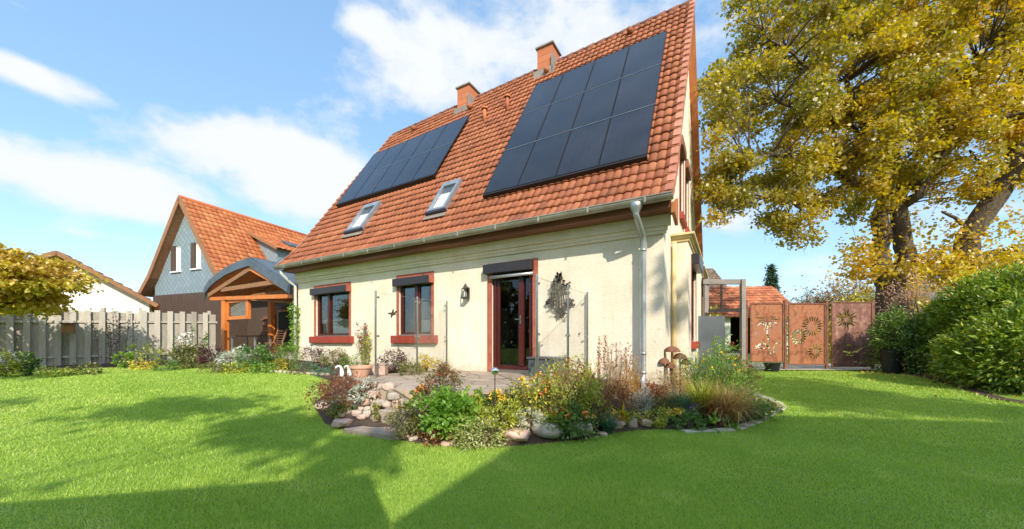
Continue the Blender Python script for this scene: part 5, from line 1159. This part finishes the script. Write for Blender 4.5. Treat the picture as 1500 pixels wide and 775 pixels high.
# autumn tree left
at_=thing('autumn_tree','broad low tree with bronze and yellow leaves in front of the fence','tree',dp(-60,9.3,.25)); OX3=at_.location
def o3(px,py,d): return dpz(px,py,d)-OX3
m=MB(); limb(m,[(0,0,0),(0.05,0,.8),(.0,0,1.4)],.10,.08); 
for px,py in((20,400),(70,410),(95,425),(40,430),(-40,380),(-120,400),(10,375)): limb(m,[(0,0,1.3),(np.array(o3(px,py,9.3))*.5+np.array([0,0,.8])).tolist(),o3(px,py,9.3)],.04,.008,5,wob=.03)
build('trunk',m,M['bark'],at_,smooth=True)
P1=[];V1=[]
for (px,py,rx,rz_,n_) in((-120,420,1.2,.62,60),(-25,412,.8,.66,75),(30,410,.6,.52,70),(68,408,.28,.30,24),(0,445,.8,.28,44),(20,382,.6,.22,26)):
    c=np.array(o3(px,py,9.2)); u=norm(rng.normal(0,1,(n_,3)))*(.35+.65*rng.random((n_,1))**.5); cc=c+u*np.array([rx,1.1,rz_]); P1.append((cc[:,None]+rng.normal(0,1,(n_,75,3))*np.array([.16,.16,.05])).reshape(-1,3)); V1.append(np.repeat(.45*rng.random(n_)+.25*(cc[:,2]<c[2]),75))
P1=np.concatenate(P1);V1=np.concatenate(V1); V,Fc,A=leaves(P1,.105,.42,up=1.0,droop=.5,var=np.clip(V1+.5*rng.random(len(P1)),0,1)); npmesh('crown',V,Fc,A,L_['bronze'],at_)
# hedges
def hedge(name,label,cells,pal,leaf,wid,loc,dens,cat='hedge',core=None):
    t=thing(name,label,cat,loc); P1=[];O=[];CV=[]
    for (x,y,rx,ry,h,n_) in cells:
        P,o_,cv=clumps((x-loc[0],y-loc[1],h*.5),(rx,ry,h*.52),int(n_/26),26,.26,.72,zmin=.0,noiseamp=.12); P1.append(P);O.append(o_);CV.append(cv)
    P=np.concatenate(P1); V,Fc,A=leaves(P,leaf,wid,out=np.concatenate(O),up=.5,var=np.clip(.45*np.concatenate(CV)+.55*rng.random(len(P)),0,1),spread=.7); npmesh('foliage',V,Fc,A,L_[pal],t)
    s_=MB()
    for (x,y,rx,ry,h,n_) in cells:
        for k in range(9):
            a_=random.uniform(0,6.3); s_.tube([(x-loc[0]+random.uniform(-.2,.2),y-loc[1]+random.uniform(-.2,.2),0),(x-loc[0]+rx*.7*math.cos(a_),y-loc[1]+ry*.7*math.sin(a_),h*random.uniform(.5,.9))],[.03,.008],5,cap=False)
    build('stem',s_,M['bark'],t); return t
def cell(px,d,w_,dep,ytop,n_,): c=dp(px,d); return (c.x,c.y,w_,dep,max(.5,H+(500-ytop)/F*d-gz(c.x,c.y)),n_)
hedge('yew_hedge','dark green dense hedge between the black pot and the big leaved shrub',[cell(1325,9.6,.55,.6,468,4200),cell(1352,9.3,.6,.7,452,5200),cell(1382,9.0,.55,.7,450,4600)],'yew',.075,.2,dp(1350,9.4,.2),1)
hedge('laurel_hedge','tall glossy big leaved shrub filling the right photo edge',[cell(1412,8.6,.62,.7,428,6000),cell(1440,8.4,.75,.8,402,7400),cell(1480,8.0,.85,.9,384,9000),cell(1530,7.4,.9,1.0,372,5200),cell(1432,7.4,.55,.5,475,3400),cell(1462,6.9,.55,.5,462,3600),cell(1505,6.5,.6,.6,450,3600),cell(1560,6.4,.9,.9,420,3200)],'laurel',.112,.2,dp(1470,8.0,.15),1)
hedge('pink_bush','twiggy pink-brown bush above the dark hedge','' or [cell(1335,10.9,.75,.5,400,1500),cell(1360,10.8,.6,.5,410,900)],'pink',.075,.16,dp(1340,10.9,.3),1,'shrub')
hedge('amber_bush','golden leaved bush behind the pink bush','' or [cell(1385,11.4,.9,.6,372,1300),cell(1440,11.6,1.0,.6,362,1300),cell(1490,11.2,.9,.6,352,1200)],'gold',.11,.35,dp(1420,11.5,.3),1,'shrub')
hedge('box_bush','small bush at the left end of the tree trunk behind the panels','' or [cell(1285,12.2,.8,.6,470,1200)],'olive',.08,.3,dp(1285,12.2,.3),1,'shrub')
# fallen leaves near hedge
P=np.stack([np.r_[rng.uniform(7.6,10.2,700),rng.uniform(0,8,40)],np.r_[rng.uniform(5.2,9.5,700),rng.uniform(4.5,9.5,40)],np.zeros(740)],1); P=P[~inpoly(P[:,0],P[:,1],NOLAWN1)]; P[:,2]=.36*np.clip((np.hypot(P[:,0],P[:,1])-4.5)/9,0,1)**1.5+.05
V,Fc,A=leaves(P,.06,.4,up=3,spread=1); tag(npmesh('fallen_leaves',V,Fc,A,L_['bronze']),'brown fallen leaves on the soil under the right hedge','leaf litter',kind='stuff')
# ================================================================== rusty steel screens
FZ=.50; YF=10.4
def petal(cx,cz,a_,r0,r1,w_):
    P=[];c,s=math.cos(a_),math.sin(a_)
    for t,q in((0,.0),(.3,.8),(.65,1),(1,0)): P.append((r0+(r1-r0)*t,w_*q/2))
    for t,q in((.65,-1),(.3,-.8)): P.append((r0+(r1-r0)*t,w_*q/2))
    return [(cx+x*c-y*s,cz+x*s+y*c) for x,y in P]
def strip2(pts,w_):
    L1=[];R1=[]
    for i_,p in enumerate(pts):
        a_=Vector(pts[max(0,i_-1)]);b_=Vector(pts[min(len(pts)-1,i_+1)]); d_=(b_-a_).normalized(); n_=Vector((-d_.y,d_.x)); ww=w_*(1-.75*abs(2*i_/(len(pts)-1)-1)**2)/2; p=Vector(p); L1.append(tuple(p+n_*ww));R1.append(tuple(p-n_*ww))
    return L1+R1[::-1]
def steel_panel(x0,x1,z0,z1,mat,label,cuts,y=YF):
    t=thing('steel_screen',label,'privacy screen',(x0,y,0))
    w_=x1-x0; m=MB(); m.box(0,0,z0,w_,.006,z1); pan=build('steel_sheet',m,mat,t)
    cm_=MB()
    for k,c in enumerate(cuts): cm_.prism(c,lambda a_,b_,d_:(a_,d_,b_),-.05-.0004*k,.06+.0004*k)
    me=bpy.data.meshes.new('cut'); me.from_pydata(cm_.v,[],cm_.f); bm=bmesh.new(); bm.from_mesh(me); bmesh.ops.recalc_face_normals(bm,faces=bm.faces); bm.to_mesh(me); bm.free()
    co_=bpy.data.objects.new('cutter',me); COL.objects.link(co_); co_.location=t.location
    bo=pan.modifiers.new('b','BOOLEAN'); bo.operation='DIFFERENCE'; bo.object=co_; bo.solver='EXACT'; bo.use_self=True
    bpy.context.view_layer.update(); dg=bpy.context.evaluated_depsgraph_get(); nm=bpy.data.meshes.new_from_object(pan.evaluated_get(dg))
    pan.modifiers.clear()
    if len(nm.polygons)>6: pan.data=nm
    bpy.data.objects.remove(co_)
    f_=MB(); f_.box(-.015,-.02,z0-.01,.02,-.001,z1+.02); f_.box(w_-.02,-.02,z0-.01,w_+.015,-.001,z1+.02); f_.box(.02,-.02,z1-.01,w_-.02,-.001,z1+.02); f_.box(.02,-.02,z0-.01,w_-.02,-.001,z0+.015)
    build('frame',f_,M['rust_edge'],t); return t
def px2(px): return (px-750)/F*YF
def zz(py): return H+(500-py)/F*YF
def uc(x0,px,py): return (px2(px)-x0,zz(py))
xA,xB=px2(1099),px2(1147)
c1=[petal(*uc(xA,1124,468),a_*2*PI/17,.06,.27 if a_%2 else .34,.035) for a_ in range(17)]
c1.append(strip2([uc(xA,1124,478),uc(xA,1124,488),uc(xA,1126,498),uc(xA,1128,508)],.05))
c1.append(strip2([uc(xA,1106,512),uc(xA,1112,505),uc(xA,1120,503),uc(xA,1126,509),uc(xA,1130,520)],.05)); c1.append(strip2([uc(xA,1133,520),uc(xA,1134,508),uc(xA,1140,500),uc(xA,1144,506)],.05))
c1.append(strip2([uc(xA,1106,506),uc(xA,1114,511),uc(xA,1121,510)],.05))
steel_panel(xA,xB,zz(530),zz(445),M['corten'],'rusty steel screen cut with a tall dandelion flower, nearest the house',c1)
xA,xB=px2(1155),px2(1208)
c2=[petal(*uc(xA,1170,493),a_*2*PI/16,.07,.24,.05) for a_ in range(16)]+[petal(*uc(xA,1190,478),a_*2*PI/20,.12,.30,.04) for a_ in range(20)]+[petal(*uc(xA,1194,515),a_*2*PI/14,.06,.22,.04) for a_ in range(14)]
steel_panel(xA,xB,zz(534),zz(445),M['corten'],'rusty steel screen cut with three round flower heads, the middle one',c2)
xA,xB=px2(1218),px2(1277)
c3=[petal(*uc(xA,1240,468),a_*2*PI/18,.05,.33 if a_%3 else .22,.05) for a_ in range(18)]
c3+=[strip2([uc(xA,1234,514),uc(xA,1243,517),uc(xA,1255,515),uc(xA,1264,509)],.07),strip2([uc(xA,1236,507),uc(xA,1243,505),uc(xA,1249,507)],.04),strip2([uc(xA,1238,520),uc(xA,1246,521),uc(xA,1251,520)],.04)]
c3+=[strip2([uc(xA,1250,534),uc(xA,1251,530),uc(xA,1256,530),uc(xA,1255,532)],.03),strip2([uc(xA,1258,534),uc(xA,1261,531),uc(xA,1266,532)],.03),strip2([uc(xA,1250,488),uc(xA,1257,487),uc(xA,1262,486)],.03)]
steel_panel(xA,xB,zz(537),zz(443),M['corten_dark'],'darker purple-brown rusty steel screen with spiky flower and bird cut-outs',c3)
for k,(px,lab) in enumerate(((1094,'thin rusty post at the left edge of the dandelion screen'),(1151,'rusty post between the dandelion screen and the middle screen'),(1212,'rusty post between the middle screen and the dark one'),(1280,'rusty post at the right edge of the dark screen'))):
    t=thing('steel_post',lab,'post',(px2(px),YF+.03,0),0,'rusty posts of the screens'); b_=MB(); b_.box(-.03,-.03,.0,.03,.03,zz(442)); build('shaft',b_,M['rust_edge'],t)
    b_=MB(); b_.box(-.035,-.035,zz(442)+.001,.035,.035,zz(441)+.02); build('cap',b_,M['rust_edge'],t)
    if k: b_=MB(); b_.box(-.1,-.02,1.3,-.031,.0,1.36); build('hinge',b_,M['rust_edge'],t)
# path behind the screens
mb=MB(); mb.add([(5.2,10.30,.40),(16,9.9,.40),(16,12.2,.42),(5.2,13.4,.42)],[(0,1,2,3)]); tag(build('path',mb,M['path']),kind='structure')
# pots
def pot(px,yb,z,r,h,lab):
    t=thing('plant_pot',lab,'pot',dp(px,9.4 if r<.25 and h>.5 else (H-z)*F/(yb-500),ground_at(*dp(px,9.4 if h>.5 else (H-z)*F/(yb-500)).xy))); b_=MB(); b_.lathe([(0,0),(r*.75,0),(r*.95,h*.9),(r*1.05,h*.9),(r*1.05,h),(r*.9,h),(r*.88,h*.9),(0,h*.88)],(0,0,0),24); build('body',b_,M['black_pot'],t)
    b_=MB(); b_.lathe([(0,h*.905),(r*.86,h*.905)],(0,0,0),16); build('soil',b_,M['soil'],t); return t.location
pc=pot(1306,553,.26,.22,.60,'tall black plastic pot at the right end of the steel screens')
plant('potted_conifer','dense green conifer growing out of the tall black pot','shrub',(pc.x,pc.y,pc.z+.55),1.05,.72,'bush','yew',n=3600,leaf=.07,wid=.18)
pot(1131,541,.42,.20,.24,'short black pot behind the foot of the dandelion screen')
# small spare plants behind the screens
# ================================================================== pergola frame and grey panel
pg=thing('metal_frame','beige rectangular metal frame between the house and the steel screens','frame',dp(1060,10.2,.3))
ox=pg.location
def og(px,py,d=10.2): v=dpz(px,py,d)-ox; return v
b_=MB(); b_.bar(og(1088,560),og(1088,409),.11,.11,up=(0,1,0)); build('post',b_,M['beige_frame'],pg)
b_=MB(); b_.bar(og(1034,560,10.6),og(1034,409,10.6),.11,.11,up=(0,1,0)); build('post',b_,M['beige_frame'],pg)
b_=MB(); b_.bar(og(1030,413,10.6),og(1092,413),.12,.13); build('beam',b_,M['beige_frame'],pg)
b_=MB(); b_.bar(og(1038,455,10.4),og(1085,454),.08,.07); build('crossbar',b_,M['black_metal'],pg)
b_=MB(); b_.bar(og(1057,417,10.3),og(1057,454,10.3),.04,.04,up=(0,1,0)); build('rod',b_,M['black_metal'],pg)
gp_=thing('grey_screen','smooth grey metal panel standing against the end of the bay','screen',dp(1042,9.6,.35)); b_=MB(); b_.box(-.35,0,0,.35,.03,dpz(0,463,9.6).z-.35); build('sheet',b_,M['grey_metal'],gp_)
b_=MB(); b_.box(-.36,-.01,-.35,-.33,.045,1.2); b_.box(.33,-.01,-.35,.36,.045,1.2); build('frame',b_,M['grey_metal'],gp_)
# ================================================================== far barns and trees
bn=thing('barn','long low barn with reddish tiled roof behind the metal frame','barn',dp(1030,24,.3),R(-4))
bw_=8.2; rzb=H+73/F*27; ezb=H+31/F*24
m=MB(); m.add([(-6,0,0),(1.7,0,0),(1.7,0,ezb),(-6,0,ezb)],[(0,1,2,3)]); m.add([(3.0,0,0),(6.0,0,0),(6.0,0,ezb),(3.0,0,ezb)],[(0,1,2,3)]); m.add([(6,0,0),(6,6,0),(6,6,ezb),(6,3,rzb-.1),(6,0,ezb)],[(0,1,2,3,4)]); build('wall',m,M['white_wall'],bn)
m=MB(); m.box(-5,2.5,0,5.9,2.6,ezb); build('interior',m,M['dark_in'],bn)
build('roof',tiles(bilin((-7,-.4,ezb-.15),(6.1,-.4,ezb-.15),(-7,3,rzb),(6.1,3,rzb)),40,12,amp=.05,lift=.06,sub=3),M['tile_barn'],bn,smooth=True)
build('roof',tiles(bilin((6.1,6.4,ezb-.15),(-7,6.4,ezb-.15),(6.1,3,rzb),(-7,3,rzb)),20,8,amp=.05,lift=.06,sub=2),M['tile_barn'],bn,smooth=True)
ob=thing('old_barn','old barn with weathered brown tiled roof rising behind the red barn roof','barn',dp(1030,36,.3),R(-8))
rzo=H+107/F*38; m=MB(); m.add([(-8,0,0),(2.9,0,0),(2.9,0,5),(-8,0,5)],[(0,1,2,3)]); m.add([(2.9,0,0),(2.9,8,0),(2.9,8,5),(2.4,4,rzo),(2.9,0,5)],[(0,1,2,3,4)]); build('wall',m,M['timber_dark'],ob)
build('roof',tiles(bilin((-9,-.4,4.4),(3.3,-.4,4.4),(-9,4,rzo),(2.4,4,rzo)),44,16,amp=.06,lift=.06,sub=3),M['tile_old'],ob,smooth=True)
# red object (parked machine) in barn doorway: small garden cart
gc=thing('garden_cart','small garden cart with red flowers in front of the dark barn doorway','cart',dp(1069,14,.3)); b_=MB(); b_.box(-.28,-.2,.35,.28,.2,.5); build('tray',b_,M['black_metal'],gc)
for x in(-.2,.2): b_=MB(); b_.tube([(x-.0,-.22,.16),(x,-.18,.16)],.16,14); build('wheel',b_,M['black_pot'],gc)
b_=MB(); 
for x in(-.25,.25): b_.bar((x,0,.16),(x,0,.36),.03,.03,up=(0,1,0))
build('leg',b_,M['black_metal'],gc)
P=rng.normal(0,1,(120,3))*np.array([.12,.1,.07])+np.array([0,0,.62]); V,Fc,A=leaves(P,.07,.4); npmesh('foliage',V,Fc,A,L_['green'],gc)
P=rng.normal(0,1,(40,3))*np.array([.07,.06,.05])+np.array([-.02,-.05,.78]); V,Fc,A=leaves(P,.06,.45); npmesh('flower',V,Fc,A,M['red_paint'],gc)
# white bench / ledge
ld=thing('stone_bench','pale low stone bench under the dark barn doorway','bench',dp(1070,12.5,.35)); b_=MB(); b_.box(-.5,-.2,.34,.5,.2,.42); build('seat',b_,M['path'],ld,bevel=.01)
for x in(-.38,.38): b_=MB(); b_.box(x-.06,-.17,0,x+.06,.17,.338); build('leg',b_,M['path'],ld)
def conifer(loc,h,r,label):
    t=thing('conifer_tree',label,'tree',loc); m=MB(); m.tube([(0,0,0),(0,0,h*.95)],[r*.09,.02],8); build('trunk',m,M['bark'],t)
    Ps=[];  br_=MB()
    for k in range(110):
        f_=(k+.5)/110; z=h*(.12+.86*f_); rr=r*(1-f_)**.8*random.uniform(.75,1.1); a_=k*2.4; n_=int(30+70*(1-f_)); tt=rng.random(n_)**.7
        Ps.append(np.stack([math.cos(a_)*rr*tt,math.sin(a_)*rr*tt,z-rr*.25*tt],1)+rng.normal(0,.10,(n_,3))*np.array([1,1,.6])); br_.tube([(0,0,z),(math.cos(a_)*rr,math.sin(a_)*rr,z-rr*.25)],[.03,.01],4,cap=False)
    P=np.concatenate(Ps); V,Fc,A=leaves(P,.26,.16,up=.8); npmesh('crown',V,Fc,A,L_['conifer'],t); build('branch',br_,M['bark'],t)
conifer(dp(1130,30,.3),H+108/F*30,1.6,'dark pointed conifer rising behind the barn roof')
def baretree(loc,h,r,label,pal,nl,nb=60,leaf=.16):
    t=thing('bare_tree',label,'tree',loc); m=MB(); tips=[]
    m.tube([(0,0,0),(0,0,h*.3)],[.16,.12],7)
    for k in range(nb):
        a_=random.uniform(0,6.28); el=random.uniform(.3,1.5); l_=random.uniform(.6,1)
        e=Vector((math.cos(a_)*math.cos(el)*r*l_,math.sin(a_)*math.cos(el)*r*l_,h*.3+math.sin(el)*h*.7*l_)); s_=Vector((0,0,h*random.uniform(.15,.32))); mid=s_.lerp(e,.5)+Vector((random.uniform(-.3,.3),random.uniform(-.3,.3),.3))
        m.tube([s_,mid,e],[.05,.028,.008],4,cap=False); tips.append(e)
        for q in range(7):
            t_=random.uniform(.35,1); b_=mid.lerp(e,t_); e2=b_+Vector((random.gauss(0,.45),random.gauss(0,.45),random.gauss(.3,.35))); m.tube([b_,e2],[.014,.004],3,cap=False); tips.append(e2)
    build('trunk',m,M['twig'],t)
    if nl:
        T=np.array([tuple(p) for p in tips]); idx=rng.integers(0,len(T),nl); P=T[idx]+rng.normal(0,.22,(nl,3)); V,Fc,A=leaves(P,leaf,.4); npmesh('crown',V,Fc,A,L_[pal],t)
baretree(dp(1250,22,.3),H+92/F*22,2.3,'leafless pale twiggy tree rising above the dark steel screen','straw',900)
baretree(dp(1205,24,.3),H+68/F*24,1.8,'small bare tree with brown twigs above the middle steel screen','rust',600)
baretree(dp(1180,27,.3),H+66/F*27,1.7,'thin bare tree beside the conifer','olive',300,40)
baretree(dp(1262,17,.3),H+52/F*17,1.0,'small golden leaved tree above the right edge of the dark screen','gold',2600,40,.12)
def bushy(px,d,ytop,r,pal,label,n_=1600,leaf=.14):
    c=dp(px,d,.3); h=H+(500-ytop)/F*d-.3; plant('background_bush',label,'shrub',c,h,r*2,'bush',pal,n=n_,leaf=leaf)
bushy(1165,19,462,1.6,'olive','olive green bush seen through the cut-outs behind the middle screen')
bushy(1225,18,455,1.3,'amber','amber bush behind the gap beside the dark steel screen')
bushy(1287,14.5,470,.7,'gold','yellow-green bush behind the rightmost screen post')
bushy(1152,14,470,.55,'lime','lime green bush behind the gap right of the dandelion screen',900,.09)
bushy(1212,14,472,.5,'gold','golden bush behind the gap between middle and dark screens',900,.09)
bushy(1045,13.5,440,.35,'lime','climbing lime green foliage behind the left frame post',500,.10)
# shed behind laurel (flat white edge)
sh=thing('flat_roof_garage','pale flat roofed garage showing above the big leaved shrub','garage',dp(1560,12.2,.2)); b_=MB(); b_.box(-1.55,0,0,3,4,3.9); build('wall',b_,M['white_wall'],sh); b_=MB(); b_.box(-1.65,-.1,3.9,3.1,4.1,4.12); build('roof',b_,M['zinc_dull'],sh)
# distant tree belt closing the horizon
def belt():
    P=[];n_=16000; a_=rng.uniform(-1.25,1.25,n_); d_=rng.uniform(70,90,n_); x=np.sin(a_)*d_; y=np.cos(a_)*d_; hh=3.6+1.8*np.sin(a_*23)+1.2*np.sin(a_*57+1); z=rng.random(n_)*hh
    V,Fc,A=leaves(np.stack([x,y,z],1),1.3,.45); tag(npmesh('distant_woods',V,Fc,A,L_['olive']),'distant low belt of trees on the horizon','woods',kind='stuff')
belt()
# ================================================================== behind the camera: what casts the shadows on the lawn
sdx,sdy=sx,sy; K=1/math.tan(SUN_EL)
def caster(gx,gy,h,gzv=0): return Vector((gx+sdx*K*(h-gzv),gy+sdy*K*(h-gzv),h))
ap=caster(1.0,6.2,9.0,.1); ev=caster(-.78,2.42,4.3,0.0)
nh=thing('neighbour_house','gabled pale house whose pointed shadow falls across the front lawn','house',(0,0,0))
er=caster(7.4,4.8,4.3+2.2,0.0); er2=caster(11.5,3.2,4.3,0)
m=MB(); v=[(ev.x,ev.y,0),(ev.x,ev.y,ev.z),tuple(ap),tuple(er),(er2.x,er2.y,er2.z),(er2.x,er2.y,0)]
m.add(v+[(p[0]+1.5,p[1]-9,p[2]) for p in v],[(0,1,2,3,4,5),(11,10,9,8,7,6)]+[(i_,i_+6,(i_+1)%6+6,(i_+1)%6) for i_ in range(6)]); build('wall',m,M['tile_old'],nh)
# unseen low shed, added to cast the second edge of the light notch
s1=caster(-1.27,3.30,3.3); s0=caster(-.80,2.44,2.3); s2=caster(-4.2,2.6,2.7)
sd2=thing('shadow_shed','unseen low dark timber shed added to cast the second shadow edge on the lawn','shed',(0,0,0)); v=[(s0.x,s0.y,0),tuple(s0),tuple(s1),tuple(s2),(s2.x,s2.y,0)]
m=MB(); m.add(v+[(p[0]-.3,p[1]-1.2,p[2]) for p in v],[(0,1,2,3,4),(9,8,7,6,5)]+[(i_,i_+5,(i_+1)%5+5,(i_+1)%5) for i_ in range(5)]); build('wall',m,M['timber_dark'],sd2)
def shade_tree(blobs_,label,trunk):
    t=thing('shade_tree',label,'tree',(trunk[0],trunk[1],0)); Ps=[]; m=MB(); m.tube([(0,0,0),(0,0,7)],[.3,.12],8)
    for (gx,gy,h,r,n_) in blobs_:
        c=caster(gx,gy,h)-Vector((trunk[0],trunk[1],0)); k=max(3,int(n_/60)); cc=np.array(c)+rng.normal(0,.5,(k,3))*np.array([r*1.2,r*.8,r*.3]); Ps.append((cc[:,None]+rng.normal(0,.22,(k,60,3))).reshape(-1,3)); m.tube([(0,0,min(7,c.z*.6)),tuple(c)],[.04,.01],4,cap=False)
    V,Fc,A=leaves(np.concatenate(Ps),.24,.42); npmesh('crown',V,Fc,A,L_['oak'],t); build('trunk',m,M['bark'],t)
shade_tree([(-2.3,1.5,7,.6,900),(-3.6,1.5,7,.6,900),(-5.2,1.8,7,.7,800),(-7,2.1,8,.9,700),(-5.6,6.0,8,.4,420),(-4.7,6.4,8,.3,200),(-2.9,4.8,8,.35,420),(-3.5,5.1,8,.3,160),(-8.0,5.4,8,.4,260),(-7.2,4.2,8,.4,150),(-10,6.4,9,.6,240),(-11.6,9.0,9,.6,300),(-1.7,3.9,8,.25,90)],'tree whose mottled shade falls on the left lawn',(-4.0,-8))
shade_tree([(6.2,8.6,10,1.0,600),(5.6,7.2,9.5,1.0,700),(6.4,6.2,9,1.0,700),(3.0,9.5,11,1.0,120)],'tree whose mottled shade falls on the right lawn',(9,-9))
def backwoods():
    n_=9000; a_=rng.uniform(PI*.55,PI*1.45,n_); d_=rng.uniform(34,40,n_); x=np.sin(a_)*d_; y=np.cos(a_)*d_; hh=8+2.5*np.sin(a_*13)+1.5*np.sin(a_*31+1); z=rng.random(n_)*hh
    V,Fc,A=leaves(np.stack([x,y,z],1),1.2,.5); tag(npmesh('woods',V,Fc,A,L_['olive']),'belt of trees on the sunny side of the garden','woods',kind='stuff')
backwoods()
